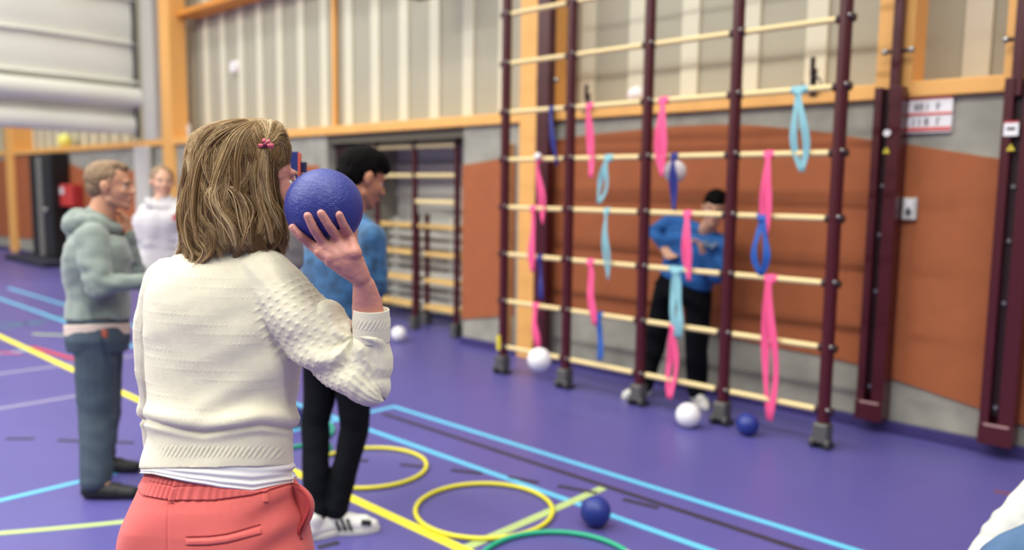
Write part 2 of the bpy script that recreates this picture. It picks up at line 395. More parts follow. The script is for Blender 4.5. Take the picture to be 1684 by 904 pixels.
# sign
t = empty('wall_sign', (-1.52, 5.22, 1.87))
b = MB(); b.box(-1.67, -1.375, 5.222, 5.245, 1.868, 2.078); b.build('board', M_white, t)
for z, h in ((2.065, .012), (1.972, .014), (1.878, .022)):
    b = MB(); b.box(-1.67, -1.375, 5.217, 5.222, z, z+h); b.build('red_stripe', mat('sign_red', (214, 92, 84), .5), t)
b = MB(); b.box(-1.67, -1.63, 5.2165, 5.217, 1.872, 1.884); b.build('yellow_corner', mat('sign_yel', (240, 190, 90), .5), t)
def glyph(x, z, w_, h, kind):
    b = MB(); s_ = .006
    if 'l' in kind: b.box(x, x+s_, 5.217, 5.222, z, z+h)
    if 'r' in kind: b.box(x+w_-s_, x+w_, 5.217, 5.222, z, z+h)
    if 't' in kind: b.box(x, x+w_, 5.217, 5.222, z+h-s_, z+h)
    if 'm' in kind: b.box(x, x+w_, 5.217, 5.222, z+h/2-s_/2, z+h/2+s_/2)
    if 'b' in kind: b.box(x, x+w_, 5.217, 5.222, z, z+s_)
    b.build('character', mat('print_grey', (110, 106, 112), .6), t)
for x, k in ((-1.635, 'rt'), (-1.58, 'lrm'), (-1.553, 'lrt'), (-1.515, 'l'), (-1.46, 'ltm')): glyph(x, 2.0, .018, .042, k)
for x, k in ((-1.64, 'lmt'), (-1.585, 'l'), (-1.553, 'l'), (-1.52, 'lrtm'), (-1.455, 'tl')): glyph(x, 1.912, .018, .042, k)
tag(t, 'white sign with red stripes and grey characters on the concrete below the beam', 'sign')
# socket
t = empty('wall_socket', (-1.57, 5.22, 1.35))
b = MB(); b.box(-1.61, -1.53, 5.2, 5.235, 1.345, 1.48); b.build('plate', mat('socket_grey', (196, 194, 190), .5), t, bevel=.006)
b = MB(); b.box(-1.592, -1.548, 5.19, 5.2, 1.40, 1.465); b.build('flap', M_white, t, bevel=.004)
b = MB(); b.box(-1.578, -1.562, 5.185, 5.19, 1.375, 1.42); b.build('keyhole', M_black, t)
tag(t, 'small grey wall socket on the orange panel right of the maroon post', 'socket')

# ================================================================== CURTAIN (raised divider)
prof = []
def sag(z0, z1, n, depth):  # bulge between seams
    for i in range(n): 
        q = i/(n); prof.append((-12.9+depth*math.sin(PI*q), z0+(z1-z0)*q))
def pipe(z, d=.09):
    for a in (-90, -45, 0, 45, 90): prof.append((-12.9+d*math.cos(math.radians(a)), z+.035*math.sin(math.radians(a))))
sag(2.28, 2.55, 8, .05); prof.extend([(-13.0, 2.57), (-13.0, 2.66)])
for a in range(0, 181, 20): prof.append((-12.93+.22*math.sin(math.radians(a))**.8, 2.83-.16*math.cos(math.radians(a))))
pipe(3.06); sag(3.12, 3.58, 8, .03); pipe(3.64, .08); sag(3.70, 4.24, 8, .03); pipe(4.3, .08); sag(4.36, 5.2, 8, .04); pipe(5.26); sag(5.3, 6.9, 8, .05)
b = MB(); R = []
for k in range(60):
    y = 5.185-k*.24
    R.append([(x+.006*math.sin(y*1.3+z)+.008*math.sin(y*3+z*2)+.01*math.sin(y*7.3+z*5), y, z+.006*math.sin(y*2.1)) for x, z in prof]+[(-13.08, y, z) for x, z in reversed(prof)])
b.loft(R, True, True); o = b.build('divider_curtain', M_curtain, None, 'full'); o.data.set_sharp_from_angle(angle=math.radians(60)); recenter(o)
tag(o, 'raised grey fabric divider curtain with horizontal folds at top left', 'curtain')

b = MB(); b.box(-12.9, -12.84, 5.13, 5.19, 2.2, 7); struct(b.build('trim_28', mat('track_dark', (92, 88, 84), .6)))
# ================================================================== FAR EQUIPMENT
t = empty('equipment_cabinet', (-16.9, 5.0, 0))
b = MB(); b.box(-17.55, -16.2, 4.95, 5.22, .1, 2.05); b.build('body', M_black, t, bevel=.01)
b = MB(); b.box(-16.98, -16.72, 4.9, 4.95, .12, 1.98); b.build('grey_edge', mat('cab_grey', (120, 118, 114), .5), t, bevel=.01)
b = MB(); b.box(-16.7, -16.22, 4.92, 4.95, .14, 1.98); b.build('door', mat('cab_dark', (34, 34, 38), .5), t, bevel=.01)
b = MB(); b.sphere((-16.42, 4.88, 1.0), .05, 12, 8); b.build('handle', M_metal, t, True)
tag(t, 'tall black equipment cabinet against the far orange wall', 'cabinet')
b = MB(); b.box(-18.0, -15.6, 4.55, 5.2, 0, .1); o = b.build('floor_mat', mat('dark_mat', (30, 30, 50), .8), bevel=.03); recenter(o)
tag(o, 'dark low mat on the floor under the tall black cabinet', 'mat')
t = empty('fire_hose_box', (-15.9, 5.2, 1.1))
b = MB(); b.box(-16.2, -15.55, 5.05, 5.235, 1.08, 1.48); b.build('body', M_red, t, bevel=.02)
b = MB(); b.box(-16.14, -15.98, 5.04, 5.05, 1.3, 1.42); b.build('symbol_plate', M_white, t)
tag(t, 'red fire equipment box on the far orange wall', 'fire box')
b = MB(); b.sphere((-16.9, 5.4, 2.31), (.2, .12, .135), 16, 10); o = b.build('yellow_ball', mat('ylight', (236, 232, 120), .5), None, True); recenter(o)
tag(o, 'yellow ball lying on the far beam below the curtain', 'ball')
def bottle(px, Y, z0, col, lab, cap):
    p = atY(px, 215, Y); q = empty('bottle', (p.x, Y, z0))
    b = MB(); b.tube([(p.x, Y, z0), (p.x, Y, z0+.2), (p.x, Y, z0+.235), (p.x, Y, z0+.25)], [.045, .045, .02, .02], 14); b.build('body', mat('bott'+cap, col, .3), q, True)
    b = MB(); b.tube([(p.x, Y, z0+.25), (p.x, Y, z0+.285)], .024, 12); b.build('lid', mat('cap'+cap, (40, 60, 130), .4), q, True)
    tag(q, lab, 'bottle')
bottle(294, 5.35, 2.175, (26, 66, 60), 'dark green bottle with blue lid standing on the timber beam', 'g')
bottle(310, 5.45, 2.175, (196, 190, 184), 'pale bottle standing on the beam right of the dark green one', 'w')
# sensor on the upper wall
b = MB(); c = atY(385, 110, 5.57); b.tube([(c.x, 5.62, c.z), (c.x, 5.54, c.z)], [.1, .075], 20); o = b.build('wall_sensor', M_white, None, True); recenter(o)
tag(o, 'small round white sensor on the ribbed upper wall', 'sensor')
# black loudspeaker at top
t = empty('loudspeaker', (-5.95, 5.0, 3.28))
b = MB(); b.box(-6.15, -5.75, 4.85, 5.2, 3.3, 3.7); b.build('cabinet', M_black, t, bevel=.02)
b = MB(); b.box(-6.12, -5.78, 4.835, 4.85, 3.33, 3.67); b.build('grille', mat('grille', (44, 44, 46), .6), t)
b = MB(); b.box(-5.98, -5.92, 5.2, 5.6, 3.45, 3.5); b.build('bracket', M_grey, t)
tag(t, 'black loudspeaker box mounted high on the wall at the top edge', 'loudspeaker')
# hooks on the beam behind the frame
for px, py, lab in ((1336, 120, 'dark metal hook on the upper wall near the right end of the climbing frame'), (964, 160, 'dark metal hook on the upper wall behind the second frame post')):
    p = atY(px, py, 5.17); t = empty('wall_hook', p)
    b = MB(); b.tube([p+V((0, 0, .1)), p+V((0, 0, -.02))], .016, 10); b.build('shank', M_maroon_d, t, True)
    b = MB(); b.tube([p+V((.06*math.sin(a), 0, -.07+.05*math.cos(a))) for a in [PI*2*k/12*.8 for k in range(13)]], .007, 8); b.build('ring', M_grey, t, True)
    b = MB(); b.box(p.x-.02, p.x+.02, 5.185, 5.2, 2.13, p.z+.03); b.build('arm', M_maroon_d, t)
    tag(t, lab, 'hook', 'wall hooks')

# ================================================================== CLIMBING FRAME
FY = 4.62
PX = [-4.42, -3.76, -3.09, -2.445, -1.79]; RZ = [.225, .6, .98, 1.355, 1.73, 2.1, 2.475, 2.85, 3.23]
cf = empty('climbing_ladder', (-3.1, FY, 0)); tag(cf, 'maroon climbing frame with pale wooden rungs standing in front of the orange wall', 'climbing frame')
for i, x in enumerate(PX):
    b = MB(); b.tube([(x, FY, .13), (x, FY, 3.6)], .037, 20); p = b.build('post', M_maroon, cf, True)
    for z in RZ:
        b = MB(); b.tube([(x-.052, FY, z), (x+.052, FY, z)], .024, 12); b.build('rung_socket', M_maroon_d, p, True)
        b = MB(); b.sphere((x+.03, FY-.03, z+.012), .011, 10, 6); b.build('bolt', M_metal, p, True)
    b = MB(); b.box(x-.045, x+.045, FY-.055, FY+.045, .035, .155); f = b.build('foot', M_grey, cf, bevel=.012)
    for s_ in (-1, 1):
        b = MB(); b.tube([(x+s_*.045-.012, FY-.03, .035), (x+s_*.045+.012, FY-.03, .035)], .034, 18); b.build('wheel', mat('wheel', (60, 58, 58), .5), f, True)
    b = MB(); b.box(x-.05, x+.05, FY-.02, FY+.06, 0, .02); b.build('foot_pad', M_black, f)
    if i == 0:
        b = MB(); b.box(x-.03, x+.005, FY-.045, FY-.036, .2, .32); b.build('yellow_sticker', mat('warn', (226, 206, 60), .5), p)
for i in range(4):
    for z in RZ:
        b = MB(); b.tube([(PX[i]+.05, FY, z), (PX[i+1]-.05, FY, z)], .0185, 14); b.build('rung', M_rung, cf, True)

# racks in the alcove
def rack(xs, Y, h, bars, label, name='climbing_rack', prad=.03):
    t = empty(name, (sum(xs)/len(xs), Y, 0)); tag(t, label, 'climbing rack')
    for x in xs:
        b = MB(); b.tube([(x, Y, .12), (x, Y, h)], prad, 14); b.build('post', M_maroon, t, True)
        b = MB(); b.box(x-.04, x+.04, Y-.06, Y+.05, 0, .14); b.build('foot', M_grey, t, bevel=.012)
    for z, i, th, dp in bars:
        b = MB(); b.box(xs[i]+prad*.9, xs[i+1]-prad*.9, Y-dp, Y+dp, z-th, z+th); b.build('rung', M_plank if dp > .03 else M_rung, t, bevel=.006)
    return t
bars = [(1.93, i, .022, .022) for i in range(3)]+[(1.63, i, .02, .02) for i in (1, 2)]+[(1.36, 2, .022, .022)]
rk = rack([-7.75, -7.13, -6.49, -5.84], 5.42, 2.04, bars, 'tall maroon climbing rack with pale rungs folded into the wall recess')
b = MB(); b.box(-7.83, -7.55, 5.36, 5.4, 1.72, 1.98); b.build('gusset_plate', M_maroon_d, rk, bevel=.005)
b = MB(); b.tube([(-7.72, 5.33, 1.6), (-7.72, 5.33, 1.7)], .035, 12); b.build('latch', M_white, rk, True)
rack([-7.5, -6.78, -6.62, -6.0], 5.7, 1.22, [(z, i, .022, .075) for z in (1.09, .79, .5, .21) for i in (0, 2)]+[(z, 1, .02, .05) for z in (1.09,)], 'lower ladder unit with broad yellow wooden steps inside the wall recess', 'step_rack')
t = empty('rack_trolley', (-5.7, 5.6, 0))
b = MB(); b.tube([(-5.67, 5.5, .1), (-5.67, 5.5, 1.2)], .02, 10); b.build('pole', M_black, t, True)
for z in (.35, .75, 1.05):
    b = MB(); b.tube([(-5.67, 5.45, z), (-5.62, 5.45, z)], .035, 12); b.build('clamp', M_grey, t, True)
b = MB(); b.box(-5.72, -5.62, 5.4, 5.6, 0, .12); b.build('foot', M_black, t, bevel=.02)
tag(t, 'black pole with grey clamps at the right side of the wall recess', 'pole')

# ================================================================== BALLS
def ball(c, r, m, label, name='foam_ball', sub=5, group=None):
    bm = ico((0, 0, 0), r, sub); me = bpy.data.meshes.new(name); bm.to_mesh(me); bm.free()
    o = link(name, me, m); o.location = c; tag(o, label, 'ball', group); return o
RB = .078
BALL_C = at(533, 341, 1.63); RH = 63.5*1.63/FP
mb = bpy.data.materials.new('blue_wrinkled'); mb.use_nodes = True; nt = mb.node_tree; p = nt.nodes['Principled BSDF']
p.inputs['Base Color'].default_value = (*lin((42, 52, 132)), 1); p.inputs['Roughness'].default_value = .42
tc = nt.nodes.new('ShaderNodeTexCoord'); mp = nt.nodes.new('ShaderNodeMapping'); mp.inputs['Rotation'].default_value = (.3, .5, .2); mp.inputs['Scale'].default_value = (1, 1, 2.2)
n1 = nt.nodes.new('ShaderNodeTexNoise'); n1.inputs['Scale'].default_value = 75; n1.inputs['Detail'].default_value = 3; n1.inputs['Distortion'].default_value = 1.6
nz = nt.nodes.new('ShaderNodeTexNoise'); nz.inputs['Scale'].default_value = 14
mu = nt.nodes.new('ShaderNodeMath'); mu.operation = 'MULTIPLY'
bp = nt.nodes.new('ShaderNodeBump'); bp.inputs['Strength'].default_value = .9; bp.inputs['Distance'].default_value = .004
nt.links.new(tc.outputs['Object'], mp.inputs[0]); nt.links.new(mp.outputs[0], n1.inputs['Vector']); nt.links.new(tc.outputs['Object'], nz.inputs['Vector'])
nt.links.new(n1.outputs['Fac'], mu.inputs[0]); nt.links.new(nz.outputs['Fac'], mu.inputs[1]); nt.links.new(mu.outputs[0], bp.inputs['Height']); nt.links.new(bp.outputs[0], p.inputs['Normal'])
ball(BALL_C, RH, mb, 'large blue foam ball with wrinkled skin held up in the right hand', sub=6)
p = flo(972, 868); ball((p.x, p.y+.03, .069), .069, M_blueball, 'blue ball on the floor between the yellow and green hoops and the light blue line', group='blue balls on the floor')
p = flo(1225, 717); ball((p.x, p.y+.03, .07), .07, M_blueball, 'blue ball on the floor under the right bays of the climbing frame', group='blue balls on the floor')
p = flo(1127, 704); ball((p.x, p.y+.03, .079), .079, M_white, 'white ball on the floor in front of the climbing frame beside the blue one', group='white balls')
p = flo(653, 562); ball((p.x, p.y+.02, .075), .075, M_white, 'white ball on the floor in front of the wall recess', group='white balls')
ball(at(887, 591, 5.15), .077, M_white, 'white ball low in the air before the leftmost bay of the climbing frame', group='white balls')
ball(atY(1110, 282, 4.80), .078, M_white, 'white ball high behind the navy band in the third bay of the frame', group='white balls')
p = atY(1048, 136, 5.42); ball((p.x, p.y, 2.175+.078), .078, M_white, 'white ball resting on the timber beam behind the third frame post', group='white balls')
ball((-4.35, 2.62, .07), .07, M_blueball, 'blue ball on the floor seen between the cream sweater and black jeans', group='blue balls on the floor')
# white cap near the top left rung
p = atY(891, 260, FY); ball((p.x, p.y-.045, p.z+.012), .028, M_white, 'tiny white ball at the knot of the pink band on the first bay', sub=4)

# ================================================================== HOOPS
def hoop(cx, cy, r, m, label, z=.012):
    b = MB(); b.tube([(cx+r*math.cos(a), cy+r*math.sin(a), z) for a in [2*PI*k/72 for k in range(72)]], .011, 10, closed=True)
    o = b.build('hoop', m, None, 'full'); recenter(o); tag(o, label, 'hoop', 'hoops on the floor'); return o
hoop(-2.54, 2.54, .32, M_hoopy, 'yellow hoop nearest the blue floor ball, left of the green hoop')
hoop(-3.38, 2.5, .31, M_hoopy, 'yellow hoop right behind the legs in black jeans')
hg = hoop(-1.92, 2.34, .325, M_hoopg, 'green hoop at the bottom edge in front of the blue ball')
b = MB(); b.tube([(-1.92+.325*math.cos(a), 2.34+.325*math.sin(a), .012) for a in (1.0, 1.05, 1.1, 1.15, 1.2)], .0125, 10); b.build('joint_sleeve', mat('sleeve', (176, 160, 176), .4), hg, True)
hoop(-4.25, 2.48, .32, M_hoopg, 'green hoop mostly hidden between cream sweater and black jeans')
hoop(-4.0, 2.0, .32, M_hoopy, 'yellow hoop mostly hidden behind the hip of the coral trousers')
b = MB(); b.tube([(-3.82, 2.5, 0), (-3.82, 2.5, .02), (-3.82, 2.5, .07), (-3.82, 2.5, .075)], [.06, .055, .025, .018], 24); o = b.build('marker_cone', M_hoopg, None, True); recenter(o)
tag(o, 'small green marker cone between the legs in black jeans', 'cone')

# ================================================================== ELASTIC BANDS
def band(px, py, bx, by, wpx, m, label, row, open_=.25, wave=0, knots=1, twist=.4):
    """loop hung on rung `row` at photo column px, its lowest end near (bx,by)"""
    z0 = RZ[row]; top = atY(px, py, FY); x0 = top.x; low = atY(bx, by, FY-.03)
    sc_ = (top-EYE).dot(FW)/FP; wid = wpx*sc_
    L = z0-low.z; dx = low.x-x0
    b = MB()
    # wraps round the rung
    kw = 1/knots**.5
    for k in range(knots):
        xc = x0+(k-(knots-1)/2)*wid*.5
        b.tube([(xc-wid*.42*kw, FY, z0), (xc-wid*.2*kw, FY, z0), (xc, FY, z0), (xc+wid*.2*kw, FY, z0), (xc+wid*.42*kw, FY, z0)], [.0215, .024, .0255, .024, .0215], 14)
    b.sphere((x0, FY-.022, z0-.018), (wid*.36, .013, .02), 12, 8)
    n = 26; R = []; th = .0014
    hw = wid*.33*(1-1.35*max(0, open_-.1)); op = open_*1.35
    seed = (px*7+py) % 11
    for i in range(2*n+1):
        q = i/n if i <= n else 2-i/n            # 0 top .. 1 bottom
        side = -1 if i <= n else 1
        e = math.sin(PI*min(q*1.0, 1)**1.5)*op*wid + wid*.10*(1-q)
        if q > .93: e *= math.sqrt(max(0, 1-((q-.93)/.07)**2))*.9+.1
        x = x0+dx*q+side*e+wave*.006*math.sin(q*7+seed)
        y = FY-.028-.008*side+.01*math.sin(q*5+seed)*1
        z = z0-.012-(L-.012)*q
        a = twist*math.sin(q*6+seed*1.3+side*.7)
        ww = hw*(.9+.1*math.sin(q*9+seed)) * (.6+.4*min(1, q*5))
        X = V((math.cos(a), math.sin(a), 0))*ww; Yn = V((-math.sin(a), math.cos(a), 0))*th
        c = V((x, y, z)); R.append([c-X-Yn, c+X-Yn, c+X+Yn, c-X+Yn])
    b.loft(R, True, True)
    o = b.build('elastic_band', m, None, 'full'); o.data.set_sharp_from_angle(angle=math.radians(50)); 
    o.data.transform(Matrix.Translation(V((-x0, -FY, -z0)))); o.location = (x0, FY, z0)
    tag(o, label, 'elastic band', 'elastic loops tied on the climbing frame'); return o
bn = [
 (909, 180, 914, 272, 12, M_navy, 'navy band on the high rung of the leftmost bay, above the pink ones', 5, .15, 0, 1),
 (972, 175, 972, 292, 17, M_pink, 'pink band on the high rung of the second bay', 5, .2, 0, 1),
 (1093, 168, 1086, 290, 22, M_pink, 'broad pink band on the high rung of the third bay', 5, .22, 0, 1),
 (1316, 152, 1317, 282, 26, M_cyan, 'light blue band with open ends on the high rung of the rightmost bay', 5, .3, 0, 2),
 (889, 260, 892, 368, 14, M_pink, 'pink band knotted beside a tiny white ball in the leftmost bay', 4, .3, 1, 1),
 (1003, 260, 984, 335, 20, M_cyan, 'light blue band swinging to the left in the second bay', 4, .3, 1, 1),
 (1111, 257, 1107, 345, 17, M_navy, 'navy band in front of the white ball in the third bay', 4, .12, 0, 1),
 (1266, 255, 1258, 392, 20, M_pink, 'pink band in the rightmost bay, its end over the blue loop', 4, .2, 0, 1),
 (879, 344, 875, 447, 15, M_pink, 'pink band just right of the timber column at mid height', 3, .2, 1, 1),
 (1000, 346, 998, 460, 13, M_cyan, 'thin light blue band in the second bay at mid height', 3, .3, 1, 1),
 (1133, 350, 1131, 462, 19, M_pink, 'pink band in front of the boy in the royal blue sweater', 3, .15, 0, 1),
 (1257, 355, 1250, 453, 26, M_blue, 'blue band hanging as an open loop in the rightmost bay', 3, .32, 0, 1),
 (890, 421, 891, 492, 13, M_navy, 'navy band low in the leftmost bay between two pink ones', 2, .1, 0, 1),
 (973, 428, 977, 535, 17, M_pink, 'pink band in the second bay just above the blue one', 2, .2, 1, 1),
 (1114, 442, 1114, 556, 26, M_cyan, 'light blue band with double knot before the black trousers', 2, .2, 0, 2),
 (883, 498, 883, 574, 16, M_pink, 'pink band right above the white ball in the air', 1, .2, 1, 1),
 (988, 515, 988, 592, 15, M_blue, 'blue band low in the second bay', 1, .15, 0, 1),
 (1111, 533, 1101, 656, 22, M_pink, 'pink band low in the third bay ending in a small loop', 1, .25, 1, 1),
 (1269, 455, 1265, 692, 26, M_pink, 'very long pink band hanging almost to the floor in the rightmost bay', 2, .26, 1, 1)]
for a in bn: band(*a)

# ================================================================== PEOPLE
def head(org, c, F, U, s, ears=True):
    F = V(F).normalized(); Rr = F.cross(V(U)).normalized(); U = Rr.cross(F).normalized(); A = (Rr, F, U)
    P = lambda x, y, z: V(c)+(Rr*x+F*y+U*z)*s
    org.ball(P(0, -.06, .13), (.325*s, .41*s, .36*s), A)
    org.ball(P(0, .10, -.08), (.27*s, .28*s, .33*s), A)
    org.ball(P(0, .12, -.28), (.2*s, .22*s, .15*s), A)
    org.ball(P(0, .30, -.41), .075*s)
    org.cap(P(-.14, .325, .09), .05*s, P(.14, .325, .09), .05*s)
    org.cap(P(0, .37, .04), .03*s, P(0, .46, -.11), .043*s)
    for q in (-1, 1):
        org.ball(P(q*.045, .43, -.125), .032*s)
        org.ball(P(q*.15, .26, -.09), .09*s)
        org.cap(P(q*.2, .02, -.27), .07*s, P(q*.06, .28, -.39), .06*s)
        if ears: org.ball(P(q*.335, -.03, -.03), (.035*s, .075*s, .125*s), A); org.ball(P(q*.36, -.055, -.0), (.025*s, .06*s, .1*s), A)
    org.cap(P(-.06, .375, -.235), .026*s, P(.06, .375, -.235), .026*s)
    org.cap(P(-.05, .37, -.285), .03*s, P(.05, .37, -.285), .03*s)
    return P, A
def face_parts(parent, P, A, s, brow=M_hairshort):
    for q in (-1, 1):
        b = MB(); b.sphere((0, 0, 0), .036*s, 14, 10)
        me = b.mesh('eye'); me.transform(Matrix.Translation(P(q*.135, .284, .0))); e = link('eye', me, M_eye, parent)
        b = MB(); b.sphere((0, 0, 0), .021*s, 10, 8); me = b.mesh('iris'); me.transform(Matrix.Translation(P(q*.135, .304, .0))); link('iris', me, M_iris, e)
        b = MB(); b.tube([P(q*.07, .375, .085), P(q*.14, .372, .105), P(q*.22, .325, .085)], [.012*s, .016*s, .008*s], 8); b.build('eyebrow', brow, parent, True)
    b = MB(); b.tube([P(-.075, .385, -.26), P(-.03, .405, -.252), P(0, .408, -.257), P(.03, .405, -.252), P(.075, .385, -.26)], [.006*s, .018*s, .02*s, .018*s, .006*s], 8); b.build('lips', M_lip, parent, True)
def dent(P, s):
    def f(co, no):
        for q in (-1, 1):
            c = np.array(P(q*.14, .37, .0)); w_ = gauss(((co-c)**2).sum(1), .06*s); co = co-no*(w_*.045*s)[:, None]
        return co
    return f
def hand(org, wrist, d, palm, side, s=.18, curl=(.35, .4, .45, .5), spread=.12, thumb=1, thin=1.0):
    """d: pointing dir, palm: palm normal, side: direction of the thumb side"""
    d = V(d).normalized(); side = (V(side)-d*V(side).dot(d)).normalized(); palm = d.cross(side).normalized()*(1 if d.cross(side).dot(V(palm)) > 0 else -1)
    wd = .44*s
    for k in range(4):
        o_ = (k-1.5)/3*wd*.78
        kn = V(wrist)+d*(s*.48-abs(k-1)*.012*s)+side*(-o_)
        org.cap(V(wrist)+side*(-o_*.6)+d*s*.04, .085*s, kn, .062*s*thin)
        L = s*(.44, .48, .45, .36)[k]; a = 0; p = kn; dd = (d+side*(-o_/wd)*spread*2).normalized(); r = (.055, .055, .052, .046)[k]*s*thin
        for j, fr in enumerate((.45, .3, .25)):
            a += curl[k]*(.7, 1, .8)[j]; v = dd*math.cos(a)+palm*math.sin(a); q = p+v*(L*fr); org.cap(p, r, q, r*.92); p = q; r *= .92
    t0 = V(wrist)+d*s*.1+side*wd*.4; t1 = t0+(d*.7+side*.8).normalized()*s*.2+palm*s*.04; t2 = t1+(d*.95+side*.25+palm*.3*thumb).normalized()*s*.18; t3 = t2+(d+palm*.5*thumb).normalized()*s*.14
    org.cap(V(wrist)+d*s*.06+side*wd*.2, .08*s, t1, .062*s); org.cap(t1, .06*s, t2, .054*s); org.cap(t2, .054*s, t3, .046*s)
def std(pos, rz, h):
    c, s_ = math.cos(rz), math.sin(rz)
    T = lambda x, y, z: V(pos)+V((x*c-y*s_, x*s_+y*c, z))*h
    J = dict(hc=T(0, .015, .93), neck=T(0, -.01, .835), chest=T(0, 0, .74), pelv=T(0, 0, .53), F=T(0, 1, 0)-V(pos), U=V((0, 0, 1)), BF=T(0, 1, 0)-V(pos))
    for n, q in (('L', -1), ('R', 1)):
        J['sh'+n] = T(q*.105, -.005, .805); J['el'+n] = T(q*.135, -.01, .63); J['wr'+n] = T(q*.14, .035, .485)
        J['hip'+n] = T(q*.055, 0, .51); J['kn'+n] = T(q*.06, .015, .28); J['an'+n] = T(q*.062, -.015, .05); J['toe'+n] = T(q*.07, .1, .018)
    return J
def torso_rings(J, grow, z0=0, z1=1, flare=0):
    R = []; sx = (J['shR']-J['shL']); hx = (J['hipR']-J['hipL'])
    base = (J['hipL']+J['hipR'])/2; top = (J['shL']+J['shR'])/2
    sw = sx.length/2; sx.normalize(); hx.normalize(); up = (top-base); L = up.length; up.normalize()
    h = J['h']
    tab = [(-.12, .088, .062), (0, .098, .067), (.2, .088, .062), (.4, .085, .06), (.6, .095, .066), (.8, .105, .068), (.92, .1, .062), (1.02, .075, .05), (1.1, .045, .04)]
    for q, a, d in tab:
        if q < z0-.01 or q > z1+.01: continue
        X = (hx*(1-max(0, min(1, q)))+sx*max(0, min(1, q))); X = (X-up*X.dot(up)).normalized(); Y = up.cross(X).normalized()
        c = base+up*(L*q)
        g = grow+(flare*(1-q) if q < .4 else 0)
        if q >= 1.02: c = top+(J['neck']-top)*(q-1)*4
        R.append((c, X*(a*h*J['wide']+g), Y*(d*h*J['thick']+g)))
    return R
hair_boy = None
def person(label, J, pos, h, mats, voxel=.007, hair=None, extras=None, hands=None, seedn=1, wide=1, thick=1, hem=.0, head_s=None, sleeve=1.0, pfit=.014, long_top=-.02, group=None, shoes='sneaker', face=True, fold=.006):
    J['h'] = h; J['wide'] = wide; J['thick'] = thick
    root = empty('person', pos); tag(root, label, 'person', group)
    s = head_s or .142*h
    o = Org(); P, A = head(o, J['hc'], J['F'], J['U'], s)
    o.cap(P(0, -.1, -.22), .225*s, J['neck'], .25*s)
    o.rings(torso_rings(J, -.004), pw=2.3)
    k = h/1.7
    for n in 'LR':
        o.chain([J['sh'+n], J['el'+n], J['wr'+n]], [.046*k, .038*k, .026*k])
        o.chain([J['neck'], J['sh'+n]], [.045*k, .042*k])
        o.chain([J['hip'+n], J['kn'+n], J['an'+n]], [.078*k, .052*k, .036*k])
        o.chain([J['an'+n], J['toe'+n]], [.034*k, .03*k])
        hd = (hands or {}).get(n)
        d = J['wr'+n]-J['el'+n]
        if hd is None:
            inw = (J['pelv']-J['wr'+n]); inw.z = 0
            hand(o, J['wr'+n], d, inw, V(J['BF']), s=.105*h)
        else: hand(o, J['wr'+n], hd[0], hd[1], hd[2], s=.105*h, curl=hd[3] if len(hd) > 3 else (.35, .4, .45, .5))
    o.build('body', mats['skin'] if 'skin' in mats else M_skin, root, voxel, 3, dent(P, s))
    if face: face_parts(root, P, A, s, mats['hair'])
    # hair
    hk = .975 if hair is hair_boy else 1
    hb = Org(); hb.ball(P(0, -.1, .165), (.355*s*hk, .41*s*hk, .365*s*hk), A)
    hb.ball(P(0, -.22, -.02), (.29*s*hk, .26*s*hk, .27*s*hk), A)
    if hair: hair(hb, P, A, s)
    sd = seedn
    hb.build('hair', mats['hair'], root, .006, 2, lambda co, no: co+no*(fbm(co, 26, sd)*.0022+fbm(co, 70, sd+1)*.0014)[:, None])
    # top
    tp = Org(); tp.rings(torso_rings(J, .018*k, long_top-.1, 1.02, hem), pw=2.3)
    tp.cap(J['neck']-(J['neck']-J['chest'])*.25, .07*k, J['neck'], .062*k)
    ends = {}
    for n in 'LR':
        we = J['wr'+n]+(J['el'+n]-J['wr'+n])*.1
        tp.chain([J['sh'+n], J['el'+n], we], [.064*k*sleeve, .052*k*sleeve, .037*k*sleeve])
        tp.chain([J['neck']+(J['shR']-J['neck'])*.0-V((0, 0, .02)), J['sh'+n]], [.062*k, .06*k])
    if extras: extras(tp, P, J, s)
    el = [np.array(J['elL']), np.array(J['elR'])]
    def post(co, no):
        w_ = fbm(co, 3.6, sd, (1, 1, .8))*fold*.9+fbm(co, 9, sd+3, (1, 1, .9))*fold*.22
        for e in el: w_ = w_+fbm(co, 9, sd+5, (.7, .7, 1.6))*fold*.9*gauss(((co-e)**2).sum(1), .08)
        return co+no*w_[:, None]
    top = tp.build('sweater', mats['top'], root, voxel, 3, post)
    # trousers
    tr = Org(); R = torso_rings(J, .008*k, -.12, .2)
    tr.rings(R, pw=2.3)
    for n in 'LR':
        ae = J['an'+n]+(J['kn'+n]-J['an'+n])*.08
        tr.chain([J['hip'+n], J['kn'+n], ae], [(.082*k+pfit*.6), (.056*k+pfit), (.043*k+pfit)])
    kn = [np.array(J['knL']), np.array(J['knR']), np.array(J['anL'])+np.array([0, 0, .08]), np.array(J['anR'])+np.array([0, 0, .08])]
    def post2(co, no):
        w_ = fbm(co, 4, sd+9, (1, 1, 1))*.004
        for e in kn: w_ = w_+fbm(co, 7, sd+11, (.8, .8, 1.2))*.0036*gauss(((co-e)**2).sum(1), .1)
        return co+no*w_[:, None]
    tr.build('trousers', mats['bottom'], root, voxel, 3, post2)
